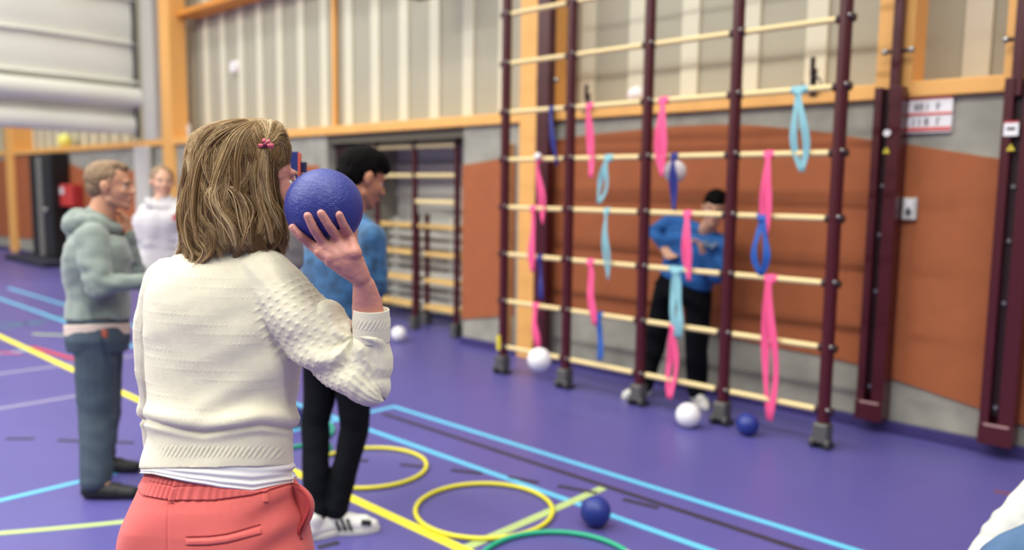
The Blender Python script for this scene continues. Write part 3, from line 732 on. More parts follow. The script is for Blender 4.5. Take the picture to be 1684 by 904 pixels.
    for n in 'LR':
        sh = Org(); a, t_ = J['an'+n], J['toe'+n]; d = (t_-a); d.z = 0; d.normalize(); wv = V((-d.y, d.x, 0)); zf = t_.z-.018
        g = V((a.x, a.y, zf))
        if shoes == 'sneaker':
            sh.cap(g-d*.03*k+V((0, 0, .045*k)), .042*k, g+d*.13*k+V((0, 0, .038*k)), .04*k)
            sh.cap(g+V((0, 0, .05*k)), .042*k, g+V((0, 0, .09*k)), .046*k); sh.cap(g+d*.1*k+V((0, 0, .035)), .04*k, g+d*.165*k+V((0, 0, .03*k)), .03*k)
            sh.cap(g+V((0, 0, .075*k)), .036*k, g+d*.1*k+V((0, 0, .045*k)), .034*k)
        else:
            sh.cap(g-d*.025*k+V((0, 0, .04*k)), .046*k, g+d*.1*k+V((0, 0, .034*k)), .043*k); sh.cap(g+d*.06*k+V((0, 0, .034*k)), .043*k, g+d*.18*k+V((0, 0, .026*k)), .034*k); sh.cap(g+V((0, 0, .04*k)), .048*k, g+V((0, 0, .12*k)), .046*k)
        def flatten(co, no, zf=zf): co[:, 2] = np.maximum(co[:, 2], zf+.004); return co
        so = sh.build('shoe', mats['shoe'], root, .005, 2, flatten)
        if shoes == 'sneaker':
            b = MB(); pts = []
            for q in range(24):
                aa = 2*PI*q/24; r_ = 1
                pts.append(g+d*(.068*k+math.cos(aa)*.133*k)+wv*(math.sin(aa)*(.046*k if math.cos(aa) > -.3 else .043*k)))
            b.loft([[p+V((0, 0, 0)) for p in pts], [p+V((0, 0, .024)) for p in pts]]); b.build('sole', M_sole, so, bevel=.004)
    return root, P, A, J

# ---- boy in sage hoodie, far left
def mk(d, **k): d.update(k); return d
t0 = 3.95
J = std(flo(165, 806), math.radians(-52), 1.66)
BF = (RT*.97+V((-.68, .73, 0))*.22); BF.z = 0
mk(J, hc=at(182, 306, t0), neck=at(165, 356, t0), chest=at(155, 420, t0), shR=at(150, 392, t0-.13), shL=at(172, 392, t0+.16), elR=at(164, 470, t0-.2), wrR=at(243, 463, t0-.12),
   elL=at(216, 440, t0+.2), wrL=at(210, 385, t0+.12), hipR=at(155, 558, t0-.07), hipL=at(168, 556, t0+.1), pelv=at(160, 550, t0), F=BF+V((0, 0, -.02)), U=V((0, 0, 1)), BF=BF,
   knR=at(160, 680, t0-.05), knL=at(170, 668, t0+.13), anR=at(156, 790, t0-.02))
fR = flo(158, 818); fL = flo(166, 775)
J['anR'] = fR+V((0, 0, .07)); J['toeR'] = fR+RT*.14; J['toeR'].z = .018
J['anL'] = fL+V((0, 0, .07)); J['toeL'] = fL+RT*.1; J['toeL'].z = .018
def hair_boy(hb, P, A, s):
    hb.ball(P(0, .04, .40), (.22*s, .28*s, .12*s), A); hb.ball(P(0, .2, .38), (.17*s, .14*s, .1*s), A)
def hood(tp, P, J, s):
    nk = J['neck']; F = V(J['BF']).normalized(); S = F.cross(V((0, 0, 1)))
    pts = []
    for k in range(13):
        a = PI*2*k/12; pts.append(nk+F*(math.cos(a)*.082-.015)+S*(math.sin(a)*.1)+V((0, 0, -.012-.05*max(0, math.cos(a)))))
    for i in range(12): tp.cap(pts[i], .028, pts[i+1], .028)
    tp.ball(nk-F*.115-V((0, 0, .035)), (.09, .075, .065)); tp.ball(nk-F*.1-V((0, 0, .09)), (.07, .05, .06))
bf = V(BF).normalized()
r, P, A, J = person('boy in sage grey hoodie and grey jeans standing at left, hand at his mouth', J, flo(165, 806), 1.66,
    dict(top=M_hoodie, bottom=M_jeansg, shoe=M_shoeb, hair=M_hairshort, skin=mat('skin_boy', (200, 146, 116), .5, .2, 250, sss=.1)), hair=hair_boy, extras=hood, wide=1.15, thick=1.22, seedn=3, shoes='sock', sleeve=1.2, pfit=.03, head_s=.245,
    hands={'R': (RT*.9+UP*.1, V((0, 0, -1)), -FW), 'L': (UP*1+RT*.0-bf*.1, -bf, -FW, (.7, .8, .8, .8))}, long_top=.26, fold=.013)
# waist: shirt hem and belt
def ringband(name, m, parent, c, X, Y, z0, z1, grow=0, n=48):
    b = MB(); R = []
    for z in (z0, z0+.004, (z0+z1)/2, z1-.004, z1):
        g = grow+(0 if z in (z0, z1) else .004)
        R.append([V(c)+V((0, 0, z))+V(X).normalized()*(V(X).length+g)*math.cos(2*PI*k/n)+V(Y).normalized()*(V(Y).length+g)*math.sin(2*PI*k/n) for k in range(n)])
    b.loft(R); return b.build(name, m, parent, True)
c = (J['hipL']+J['hipR'])/2; X = (J['hipR']-J['hipL']).normalized(); Y = V((0, 0, 1)).cross(X)
ringband('shirt_hem', mat('hem_cream', (216, 196, 182), .8), r, c, X*.184*.98, Y*.136*1.06, .02, .075)
b = MB(); q = at(172, 548, t0-.2); b.box(q.x-.03, q.x+.03, q.y-.006, q.y+.006, q.z-.018, q.z+.018); b.build('leather_patch', mat('patch', (140, 66, 40), .6), r, bevel=.003)

# ---- person in light hoodie, behind
pos = at(268, 300, 6.0); pos.z = 0
J = std(pos, math.radians(-104), 1.66); J['U'] = V((0, 0, 1))
for n, px in (('R', 236), ('L', 302)): J['sh'+n] = at(px+(6 if n == 'R' else -6), 348, 6.0); J['el'+n] = at(px-(2 if n == 'R' else -2), 405, 5.98); J['wr'+n] = at(px+(4 if n == 'R' else -4), 450, 5.9)
J['hc'] = at(267, 299, 6.0); J['neck'] = at(268, 328, 6.0)
r, P, A, _ = person('person in light grey hoodie with red chest print standing behind the boy', J, pos, 1.66,
    dict(top=M_hoodw, bottom=M_blackj, shoe=M_shoeb, hair=M_hairshort), voxel=.009, extras=hood, seedn=12, wide=1.2, thick=1.15, sleeve=1.15, fold=.011)
q = at(291, 356, 5.82)
b = MB(); b.prism([(-.035, -.02), (-.01, -.03), (.0, -.012), (.035, -.005), (.02, .015), (.03, .032), (.0, .02), (-.03, .01)], 'x', -.02, .02)
me = b.mesh('chest_print'); me.transform(Matrix.Translation(q) @ Matrix.Rotation(math.radians(-23), 4, 'Z')); link('chest_print', me, mat('print_red', (196, 70, 84), .7), r, False)

# ---- man in denim-blue knit with black hair
t1 = 3.5
FB = V((RT.x*.75-.68*.55, RT.y*.75+.73*.55, 0)).normalized()
posb = flo(565, 868)
J = std(posb, 0, 1.66)
SB = FB.cross(V((0, 0, 1)))
mk(J, hc=at(597, 293, t1), neck=at(577, 352, t1), chest=at(565, 420, t1), shR=at(610, 392, t1-.12), shL=at(520, 395, t1+.12), elR=at(618, 470, t1-.1), wrR=at(596, 515, t1+.22), elL=at(512, 478, t1+.12), wrL=at(560, 505, t1+.3),
   hipL=at(533, 570, t1+.04), hipR=at(580, 570, t1-.02), pelv=at(557, 560, t1), F=FB*1+V((0, 0, -.4))+RT*.05, U=V((0, 0, 1))+FB*.35, BF=FB, knL=at(520, 700, t1+.05), knR=at(582, 705, t1+.02))
fL = flo(516, 884); fR = flo(548, 874)
J['anL'] = fL+V((0, 0, .07)); J['toeL'] = fL+FB*.14; J['toeL'].z = .018
J['anR'] = fR+V((0, 0, .07)); J['toeR'] = fR+(RT*.9+FB*.1)*.14; J['toeR'].z = .018
J['anR'].x += .01
def hair_man(hb, P, A, s):
    hb.ball(P(0, .02, .33), (.31*s, .37*s, .24*s), A); hb.ball(P(0, .2, .3), (.27*s, .22*s, .17*s), A); hb.ball(P(0, -.3, -.02), (.27*s, .2*s, .3*s), A)
r, P, A, J = person('person with black hair in patterned denim blue knit and black jeans, back turned', J, posb, 1.66,
    dict(top=M_denimt, bottom=M_blackj, shoe=M_shoew, hair=M_hairblack, skin=mat('skin_man', (186, 126, 96), .5, .2, 250, sss=.1)), hair=hair_man, seedn=21, wide=1.08, thick=1.1, pfit=.01, head_s=.25, long_top=-.05)
for so in [c for c in r.children if c.name.startswith('shoe')]:
    pass
# dark stripes on the shoe nearest
fx = (RT*.9+FB*.1); fx.z = 0; fx.normalize(); g = V((J['anR'].x, J['anR'].y, 0)); wv = V((fx.y, -fx.x, 0))
sh = [c for c in r.children if c.name.startswith('shoe')][-1]
for dx_ in (.03, .055, .08):
    b = MB(); b.tube([g+fx*(dx_)+wv*.044+V((0, 0, .028)), g+fx*(dx_-.008)+wv*.046+V((0, 0, .05)), g+fx*(dx_-.02)+wv*.033+V((0, 0, .075))], .006, 8); b.build('stripe', M_shoeb, sh, True)
b = MB(); b.tube([g+fx*.12+wv*.03+V((0, 0, .058)), g+fx*.16+wv*.02+V((0, 0, .05))], .012, 8); b.build('toe_panel', M_shoeb, sh, True)

# ---- boy behind the climbing frame
posr = V((-3.0, 4.88, 0)); YB = 4.93
J = std(posr, math.radians(-149), 1.6)
Fd = V((.42, -.9, 0)).normalized()
mk(J, hc=atY(1176, 343, YB-.08), neck=atY(1160, 382, YB-.02), chest=atY(1145, 410, YB), shR=atY(1108, 362, YB), shL=atY(1192, 402, YB-.02), elR=atY(1075, 380, YB-.06), wrR=atY(1092, 408, YB-.12),
   elL=atY(1178, 455, YB-.1), wrL=atY(1156, 415, YB-.2), hipR=atY(1096, 480, YB), hipL=atY(1148, 482, YB), pelv=atY(1122, 470, YB), F=Fd+V((0, 0, -.15)), U=V((.12, 0, 1)), BF=Fd,
   knR=atY(1076, 565, YB), knL=atY(1146, 570, YB-.02))
fR = V((-3.2, 4.84, 0)); fL = V((-2.83, 4.96, 0))
J['anR'] = fR+V((0, 0, .07)); J['toeR'] = fR+V((-.05, -.13, .018)); J['anL'] = fL+V((0, 0, .07)); J['toeL'] = fL+V((.11, -.08, .018))
r, P, A, J = person('boy in royal blue sweater and black trousers leaning behind the climbing frame', J, posr, 1.58,
    dict(top=M_royal, bottom=M_blackj, shoe=M_shoew, hair=M_hairblack), seedn=31, wide=1.38, thick=1.1, hair=hair_man, head_s=.235, pfit=.03, long_top=.2,
    hands={'R': (atY(1112, 430, YB-.16)-atY(1092, 405, YB-.12), -FW, UP*.3+RT*.5), 'L': (atY(1144, 385, YB-.25)-atY(1156, 415, YB-.2), -RT, -FW, (.8, .9, .9, .9))})
q = atY(1168, 402, YB-.135)
for k, (dx_, dz) in enumerate(((-.045, .012), (-.02, -.004), (.015, -.012), (.035, .004))):
    b = MB(); b.box(q.x+dx_-.009, q.x+dx_+.009, q.y-.012, q.y+.03, q.z+dz-.012, q.z+dz+.012); b.build('chest_print', mat('print_pale', (160, 180, 200), .7), r, bevel=.003)

# ---- child mostly hidden behind the thrower, holding up a folder
t2 = 2.6
posc = at(398, 300, t2); posc.z = 0
J = std(posc, math.radians(-50), 1.52)
Fh = V((RT.x, RT.y, 0)).normalized()
mk(J, hc=at(412, 305, t2), neck=at(400, 352, t2), F=Fh, BF=Fh, elR=at(472, 428, t2-.15), wrR=at(480, 352, t2-.16), shR=at(405, 395, t2-.14), shL=at(408, 395, t2+.16), elL=at(395, 470, t2+.2), wrL=at(420, 540, t2+.15), chest=at(400, 420, t2))
r, P, A, J = person('person in grey sweatshirt almost hidden behind the thrower, holding a navy folder', J, posc, 1.52,
    dict(top=M_greysw, bottom=M_blackj, shoe=M_shoew, hair=M_hairshort), seedn=41, voxel=.009, head_s=.2, hands={'R': (UP, RT, -FW, (.2, .2, .2, .2))})
fc = at(487, 296, t2-.2)
t = empty('folder', at(487, 340, t2-.2))
def camboxed(name, m, par, x0, x1, y0, y1, tt, th, bevel=.002):
    q = MB(); a = [at(x0, y1, tt), at(x1, y1, tt), at(x1, y0, tt), at(x0, y0, tt)]; n = V((FW.x, FW.y, 0)).normalized()*th
    q.add(a+[v+n for v in a], [(0, 1, 2, 3), (7, 6, 5, 4), (0, 4, 5, 1), (1, 5, 6, 2), (2, 6, 7, 3), (3, 7, 4, 0)]); return q.build(name, m, par, bevel=bevel)
camboxed('cover', M_folder, t, 468, 490, 249, 345, t2-.2, .02); camboxed('elastic_strap', M_coralband, t, 490, 493, 251, 345, t2-.205, .022)
camboxed('back_cover', mat('navy_back', (14, 20, 70), .4), t, 494, 503, 266, 345, t2-.195, .015)
tag(t, 'navy folder with coral elastic strap held up between the face and the blue ball', 'folder')

# ---- crouching person bottom right
t3 = 2.35
J = std(at(1720, 800, t3), 0, 1.7)
posk = at(1850, 900, t3); posk.z = 0
L_ = -RT.copy(); L_.z = 0; L_.normalize(); D_ = V((FW.x, FW.y, 0)).normalized()
kneeR = at(1672, 925, t3); kneeR.z = max(kneeR.z, .3)
mk(J, pelv=posk+V((0, 0, .30)), hipR=posk+V((0, 0, .3))-D_*.08, hipL=posk+V((0, 0, .3))+D_*.1, shR=at(1775, 765, t3), shL=at(1830, 740, t3+.3), neck=at(1835, 700, t3+.15), hc=at(1850, 620, t3+.15), chest=at(1830, 800, t3+.1),
   F=L_, BF=L_, U=V((0, 0, 1)), elR=at(1650, 880, t3+.03), wrR=at(1590, 948, t3+.03), elL=at(1770, 860, t3+.4), wrL=at(1760, 930, t3+.5))
J['hipR'] = at(1835, 850, t3-.1); J['knR'] = at(1656, 932, t3-.24); J['knL'] = J['knR']+D_*.28+RT*.45
J['anR'] = posk+L_*.12-D_*.08+V((0, 0, .07)); J['toeR'] = J['anR']+L_*.14; J['toeR'].z = .018
J['anL'] = posk+L_*.12+D_*.12+V((0, 0, .07)); J['toeL'] = J['anL']+L_*.14; J['toeL'].z = .018
person('person in white shirt and blue jeans crouching at the bottom right corner', J, posk, 1.62,
    dict(top=M_shirtw, bottom=M_jeansb, shoe=M_shoew, hair=M_hairshort), seedn=51, sleeve=1.15, fold=.008, pfit=.02)

# ================================================================== THE THROWER
TW = 1.75
wpos = at(365, 452, TW+.02); wpos.z = 0
thr = empty('person', wpos); tag(thr, 'young woman in cream knit sweater and coral trousers, back turned, holding up a blue ball', 'person')
DH = V((FW.x, FW.y, 0)).normalized()
SX = V((RT.x, RT.y, 0)).normalized()
def prow(rows, n):
    """smooth rows (y,xl,xr,b) -> n samples"""
    rows = np.array(rows, float); k = len(rows); out = []
    for i in range(n):
        u = (k-1)*i/(n-1); j = min(int(u), k-2); f = u-j
        p0_, p1_, p2_, p3_ = rows[max(j-1, 0)], rows[j], rows[j+1], rows[min(j+2, k-1)]
        out.append(.5*((2*p1_)+(-p0_+p2_)*f+(2*p0_-5*p1_+4*p2_-p3_)*f*f+(-p0_+3*p1_-3*p2_+p3_)*f**3))
    return np.array(out)
def pring(y, xl, xr, b_, tt=TW, n=120, pw=2.35, dz=None, rad=None, rad2=None):
    c = at((xl+xr)/2, y, tt); a = (xr-xl)/2*(tt-.03)/FP; out = []
    for k in range(n):
        th = 2*PI*k/n; ca, sa = math.cos(th), math.sin(th)
        e = (rad(th) if rad else 0)
        q = c+SX*((a+e)*abs(ca)**(2/pw)*math.copysign(1, ca))+DH*((b_+e)*abs(sa)**(2/pw)*math.copysign(1, sa))
        d0 = q-EYE; d0.z = 0; yy = y+(dz(th) if dz else 0)
        q.z = EYE.z+((452-yy)*d0.dot(FW)-FP*d0.dot(UP))/(FP*UP.z-(452-yy)*FW.z)
        if rad2:
            d1 = q-EYE; xx = 842+FP*d1.dot(RT)/d1.dot(FW)
            q = q+(SX*(ca*b_)+DH*(sa*a)).normalized()*rad2(th, xx, yy)
        out.append(q)
    return out
# skin body with the raised hand
bo = Org()
HC = at(421, 300, TW+.0); HF = (SX*.77+DH*.64).normalized()
P, A = head(bo, HC, HF, V((0, 0, 1)), .222, ears=False)
NK = at(388, 400, TW)
bo.cap(P(0, -.1, -.2), .05, NK, .052)
tr_rows = [(412, 330, 440, .05), (440, 285, 468, .08), (480, 262, 480, .095), (540, 258, 478, .095), (620, 262, 474, .085), (700, 264, 470, .085), (780, 255, 474, .1), (850, 235, 495, .115), (930, 222, 510, .12)]
bo.m.loft([pring(*q, n=36) for q in prow(tr_rows, 16)])
SHR, ELR = at(440, 455, TW-.03), at(606, 628, 1.66)
WR = at(593, 452, 1.60); FA = at(604, 500, 1.63)
bo.chain([SHR, ELR], [.045, .036]); bo.chain([ELR, at(610, 560, 1.65), FA, at(599, 470, 1.612)], [.036, .038, .0315, .0235], .85, RT)
def onball(x, y, r, push=0):
    d = ray(x, y); dn = d.normalized(); oc = EYE-BALL_C; B_ = oc.dot(dn); R_ = RH+r*.93
    disc = B_*B_-(oc.length_squared-R_*R_)
    tt = -B_-math.sqrt(disc) if disc > 0 else -B_
    return EYE+dn*tt
px_ = 1.58/FP
fing = [([(481, 374), (495, 389), (512, 403)], (545, 424), (6.8, 7.6, 8.6, 12)),
        ([(506, 355), (516, 376), (531, 398)], (556, 422), (7.1, 7.7, 8.6, 12)),
        ([(528, 351), (541, 371), (556, 394)], (570, 419), (7.1, 7.7, 8.6, 12)),
        ([(558, 353), (565, 370), (575, 390)], (583, 416), (6.6, 7.4, 8.8, 13))]
for pts, base, rr in fing:
    q = [onball(x, y, r*px_) for (x, y), r in zip(pts, rr)]+[at(base[0], base[1], 1.578)]
    bo.chain(q, [r*px_ for r in rr])
PM = at(572, 436, 1.60)
for x, y, tt, r in ((545, 427, 1.582, 13), (558, 431, 1.585, 16), (572, 430, 1.587, 17), (583, 428, 1.588, 15.5)):
    bo.cap(at(x, y, tt), r*px_, at(593, 456, 1.602), 17*px_)
bo.cap(at(525, 415, 1.578), 9*px_, at(572, 445, 1.59), 14*px_); bo.cap(at(560, 424, 1.582), 14*px_, at(578, 420, 1.59), 13*px_)
# thumb behind the ball, leaving the side of the palm
TH = [at(584, 432, 1.61), BALL_C+SX*.05+DH*.035-V((0, 0, .068)), BALL_C+SX*.047+DH*.065-V((0, 0, .036)), BALL_C+SX*.035+DH*.083-V((0, 0, .008))]
bo.chain(TH, [.014, .011, .0095, .0085])
# left arm hanging in front
SHL, ELL, WRL = at(288, 470, TW+.02), at(256, 612, TW+.06), at(262, 735, TW+.16)
bo.chain([SHL, ELL, WRL], [.04, .032, .022]); hand(bo, WRL, V((0, 0, -1))+SX*.3+DH*.3, SX, DH, s=.165)
HIPL, HIPR = at(300, 860, TW), at(430, 860, TW)
for s_, hp in ((-1, HIPL), (1, HIPR)):
    kn = V((wpos.x, wpos.y, .46))+SX*s_*.09; an = V((wpos.x, wpos.y, .08))+SX*s_*.1
    bo.chain([hp, kn, an], [.085, .055, .036]); bo.cap(an-V((0, 0, .03)), .034, an+DH*.12-V((0, 0, .045)), .028)
tips = [np.array(onball(*pts[0], 5*px_)) for pts, base, rr in fing]
def wpost(co, no):
    co = dent(P, .222)(co, no)
    w_ = fbm(co, 60, 5)*.0004
    for pts, base, rr in fing:   # knuckle creases
        for (x, y) in pts[1:]:
            c = np.array(onball(x, y, 7*px_)); d2 = ((co-c)**2).sum(1); w_ += gauss(d2, .006)*.0007*np.cos(np.sqrt(d2)*2200)
    # soft tendons on the back of the hand
    return co+no*w_[:, None]
bo.build('body', M_skin_w, thr, .0032, 2, wpost)
face_parts(thr, P, A, .222, M_hairshort)
for pts, base, rr in fing:   # nails
    c = onball(pts[0][0]-1, pts[0][1]-1, 12*px_)
# sweater: body, sleeves
so = Org()
rows = [(398, 352, 428, .05), (405, 330, 440, .062), (418, 296, 462, .082), (436, 272, 482, .098), (460, 257, 492, .11), (490, 249, 496, .117), (530, 246, 499, .118), (570, 247, 500, .115), (605, 249, 497, .112),
        (640, 250, 491, .112), (665, 250, 486, .115), (688, 247, 487, .120), (702, 247, 487, .120), (714, 249, 483, .115), (724, 247, 483, .115), (745, 242, 482, .118), (766, 239, 482, .121)]
def hemdz(f): return lambda th: f*(4*max(0, -math.sin(th))-1.5*math.cos(th))
PR = prow(rows, 60)
so.m.loft([pring(*q, n=96, dz=hemdz(max(0, (i-45)/14))) for i, q in enumerate(PR)])
arm = [at(428, 452, TW-.035), at(462, 486, TW-.045), at(505, 538, TW-.06), at(556, 588, 1.675), at(597, 622, 1.655)]
so.chain(arm, [.066, .068, .068, .064, .054])
so.chain([arm[0], at(390, 440, TW)], [.06, .06])
fore = [at(597, 622, 1.655), at(610, 600, 1.65), at(611, 572, 1.645), at(610, 556, 1.64)]
so.chain(fore, [.054, .047, .041, .037]); so.ball(at(606, 632, 1.65), .046)
so.chain([at(540, 520, 1.67), at(562, 545, 1.66)], [.033, .028]); so.chain([at(560,548,1.655), at(590, 580, 1.65)], [.03, .03])
lar = [at(284, 468, TW+.02), at(262, 540, TW+.045), at(256, 612, TW+.06), at(256, 690, TW+.12), at(260, 745, TW+.16)]
so.chain(lar, [.058, .05, .043, .036, .031])
AR = np.array([np.array(p) for p in arm]); CR = np.array(at(575, 556, 1.60)); ELc = np.array(at(606, 632, 1.62)); APT = np.array(at(470, 520, 1.66))
upv = np.array((0, 0, 1.)); rt = np.array(SX); dh = np.array(DH)
def polyproj(co, pts):
    best = np.full(len(co), 1e9); S = np.zeros(len(co)); cc = np.zeros_like(co); s0 = 0
    for i in range(len(pts)-1):
        a, b_ = pts[i], pts[i+1]; d = b_-a; L = np.linalg.norm(d); tt = np.clip(((co-a)@d)/(L*L), 0, 1); q = a+tt[:, None]*d; dd = np.linalg.norm(co-q, axis=1)
        m_ = dd < best; best[m_] = dd[m_]; S[m_] = (s0+tt*L)[m_]; cc[m_] = q[m_]; s0 += L
    return best, S, cc
def swpost(co, no):
    d_ = co-np.array(EYE); wz = d_@np.array(FW); px = 842+FP*(d_@np.array(RT))/wz; py = 452-FP*(d_@np.array(UP))/wz
    h_ = fbm(co, 2.6, 71, (1, 1, 1.2))*.0045+fbm(co, 7, 72, (1, 1, 1.8))*.0012
    u_ = (co-np.array(wpos))@rt
    # sleeve coordinates
    d, S, cc = polyproj(co, AR)
    ax = (AR[-1]-AR[0])/np.linalg.norm(AR[-1]-AR[0]); e1 = np.cross(ax, dh); e1 /= np.linalg.norm(e1); e2 = np.cross(ax, e1)
    v = co-cc; ang = np.arctan2(v@e2, v@e1); wS = np.clip((S-.03)/.05, 0, 1)*np.clip((.092-d)/.015, 0, 1)
    tor = 1-wS
    # blousing over the hem: one soft overhang with a crease, a few slack folds
    cy = np.interp(px, [240, 262, 300, 335, 380, 430, 485], [690, 697, 707, 712, 706, 699, 706])
    h_ += tor*(.006*gauss((py-cy+15)**2, 9)-.006*gauss((py-cy)**2, 3.2)+.002*gauss((py-cy-9)**2, 4))
    h_ += tor*.0035*np.sin((py-660)*.10+u_*30+2*np.sin(u_*17))*gauss((py-680)**2, 26)*np.clip((px-290)/120, 0, 1)
    # diagonal drags from the armpit to the waist
    q = (px-470)*.55+(py-560)*.85; h_ += tor*.003*np.sin(q*.075+1.5*np.sin(py*.02))*gauss((px-430)**2, 60)*gauss((py-585)**2, 65)
    # gathers in the crook of the elbow
    dv = co-CR; r_ = np.linalg.norm(dv, axis=1); a_ = np.arctan2(dv@upv, dv@rt)
    wc = gauss((r_-.045)**2, .028)
    h_ += wc*.0050*np.sin(a_*6+.9*np.sin(a_*3)+r_*46)*np.clip(r_/.035, 0, 1)
    # folds across the upper sleeve, curving round the arm
    tt = S/.30; f_ = np.sin(ang*2.2+S*46+1.4*np.sin(S*17+ang))
    h_ += wS*.0042*f_*np.clip((S-.08)/.08, 0, 1)
    # knit relief on the back: fine broken rows
    rowp = .0190; ph = (co[:, 2]+.003*np.sin(u_*8))/rowp; fl_ = np.floor(ph+.5)
    band_ = np.clip(1-np.abs(ph-fl_)/.16, 0, 1)
    dash = np.clip(np.sin(2*PI*u_/.0100+2.1*fl_)*1.4, 0, 1); fadeu = np.clip(.55+.8*np.sin(u_*19+fl_*1.3), .12, 1)
    hb_ = np.clip((700-py)/6, 0, 1)
    h_ += tor*hb_*band_*dash*fadeu*.0012
    # sleeve: small slanted stitches in rows
    q1 = S/.0165; r1_ = np.floor(q1); y1 = q1-r1_-.5; q2 = ang*.068/.0190+.5*(r1_ % 2)+y1*.45; x1 = q2-np.floor(q2)-.5
    h_ += wS*np.exp(-(x1/.22)**2-(y1/.17)**2)*.0021*np.clip((S-.02)/.05, 0, 1)
    # hem: band of slanted slashes
    inb = np.clip((9.5-np.abs(py-743-.012*(px-365)))/2, 0, 1)*np.clip((px-258)/14, 0, 1)*np.clip((468-px)/10, 0, 1)
    h_ += tor*inb*.0014*np.clip(np.sin(2*PI*(u_+(py-743)*.0007)/.0098)*1.2, -.5, 1)*(py > 728)
    return co+no*h_[:, None]
sw = so.build('sweater', M_sweater, thr, .0026, 4, swpost)
# cuff
b = MB(); n = 120; R = []
c0, c1 = at(611, 562, 1.642), at(610.5, 509, 1.63); ax = (c1-c0); Lc = ax.length; ax.normalize(); e1 = (SX-ax*SX.dot(ax)).normalized(); e2 = ax.cross(e1)
def cr(h, r0, ins=0):
    out = []
    for k in range(n):
        a = 2*PI*k/n; u_ = a*.038; q = h-Lc*.62
        bump = .0012*max(-.3, math.sin(2*PI*(u_-q*.6)/.0088)) if abs(q) < .009 and not ins else 0
        bump += 0 if ins else .0004*math.sin(a*60)
        out.append(c0+ax*h+(e1*math.cos(a)*(r0+bump)+e2*math.sin(a)*(r0*.9+bump)))
    return out
for i in range(41):
    h = Lc*i/40; q = i/40; rr = .0375+.0012*math.sin(q*PI)-.0006*q
    if i == 0: rr -= .003
    R.append(cr(h, rr))
R.append(cr(Lc+.0012, .0365, 1)); R.append(cr(Lc+.0008, .0347, 1)); R.append(cr(Lc*.8, .0335, 1)); R.append(cr(Lc*.5, .03, 1))
b.loft(R, True, False); b.build('cuff', M_sweater, sw, 'full')
# white undershirt hem
ur = [(735, 252, 476, .105), (765, 243, 481, .114), (780, 241, 484, .121), (787, 240, 485, .123)]
PR = prow(ur, 34)
def undz(f): return lambda th: f*(float(np.interp(math.cos(th), [-1, -.57, -.25, .22, .6, 1], [777, 779, 788, 802, 807, 793]))-787 if math.sin(th) < 0 else 0)
R = []
for i, q in enumerate(PR):
    f = i/33
    R.append(pring(*q, n=160, dz=undz(f**1.2), rad=lambda th, f=f: .0035*math.sin(16*f+2.2*math.cos(th)+.9*math.sin(3*th))*math.sin(PI*min(1, f*1.1))*(.35+.65*max(0, math.cos(th-.3)))+.0015*math.sin(30*f-3*math.cos(th))))
R += [[p+(wpos+V((0, 0, p.z))-p).normalized()*.006 for p in R[-1]]]
b = MB(); b.loft(R, True, False); b.build('undershirt', M_under, thr, 'full')
# coral trousers
wr = [(772, 248, 478, .104), (781, 246, 481, .108), (790, 242, 485, .112), (800, 237, 490, .116), (812, 232, 495, .12), (830, 225, 501, .126), (850, 220, 506, .132), (880, 213, 512, .138), (910, 208, 517, .142), (950, 203, 522, .145), (990, 205, 520, .14)]
NW = 240; PR = prow(wr, NW); R = []
SEAM = lambda c_: float(np.interp(c_, [-1, -.7, -.25, .12, .55, 1], [797, 815, 823, 823, 814, 795]))
def trad(th, xx, y):
    c_ = math.cos(th); sn = math.sin(th); e = 0; back = sn < 0
    seam = SEAM(c_) if back else 800
    band_ = max(0, min(1, (seam-y)/3))
    ruch = math.exp(-((c_+.1)/.5)**2)
    e += band_*(.0030+.0019*math.sin(th*78+.8*math.sin(th*13)+y*.03)*ruch) if back else band_*.003
    e -= .0035*math.exp(-((y-seam-1)/1.6)**2) + .0022*math.exp(-((y-seam+24)/1.4)**2)*(1 if back else 0)
    sh_y = float(np.interp(c_, [-1, -.57, -.25, .22, .6, 1], [777, 779, 788, 802, 807, 793])) if back else 786
    e -= .013*max(0, min(1, (sh_y+1-y)/2.5))
    d_ = y-seam
    if d_ > 0 and back: e += .0009*math.sin(th*58)*math.exp(-d_/12)*ruch
    if back:
        xs = 278-.012*(y-826); e -= .0026*math.exp(-((xx-xs)/1.6)**2)*(d_ > 0)
        yl = float(np.interp(xx, [310, 345, 375, 402, 428], [888, 886, 882, 876, 870]))
        ends = max(0, min(1, (xx-309)/3))*max(0, min(1, (430-xx)/3)); dy = y-yl
        e += ends*(.0032*max(0, 1-abs(dy/5.2)**4)-.0045*math.exp(-((dy+6.6)/1.3)**2)-.0022*math.exp(-((dy-6.6)/1.3)**2))
        e -= .0012*math.exp(-((dy-1)/.8)**2)*ends*0
        # belt loops
        for (xa, ya, xb, yb, w_) in ((296, 780, 282, 826, 5.5), (436, 804, 437, 824, 5)):
            if ya < y < yb: xc = xa+(xb-xa)*(y-ya)/(yb-ya); e += .0042*max(0, min(1, (w_-abs(xx-xc))/1.0))
        # folds running to the side pocket, and under the seat
        f1 = math.exp(-((c_-.78)/.28)**2)*max(0, min(1, d_/25))
        e += f1*.0045*math.sin((y-800)*.11+c_*9)
        e += .0022*math.sin((y-800)*.05+3*c_)*max(0, min(1, d_/20))
        g_ = max(0, min(1, d_/60)); e += g_*(.016*math.exp(-((c_-.22)/.42)**2)+.013*math.exp(-((c_+.72)/.26)**2))
    return e
def pdz(f): return lambda th: 0
for i, q in enumerate(PR): R.append(pring(*q, n=560, rad2=trad))
b = MB(); b.loft(R, True, True); up_tr = b
tr_o = b.build('trousers', M_coral, thr, 'full')
lg = Org()
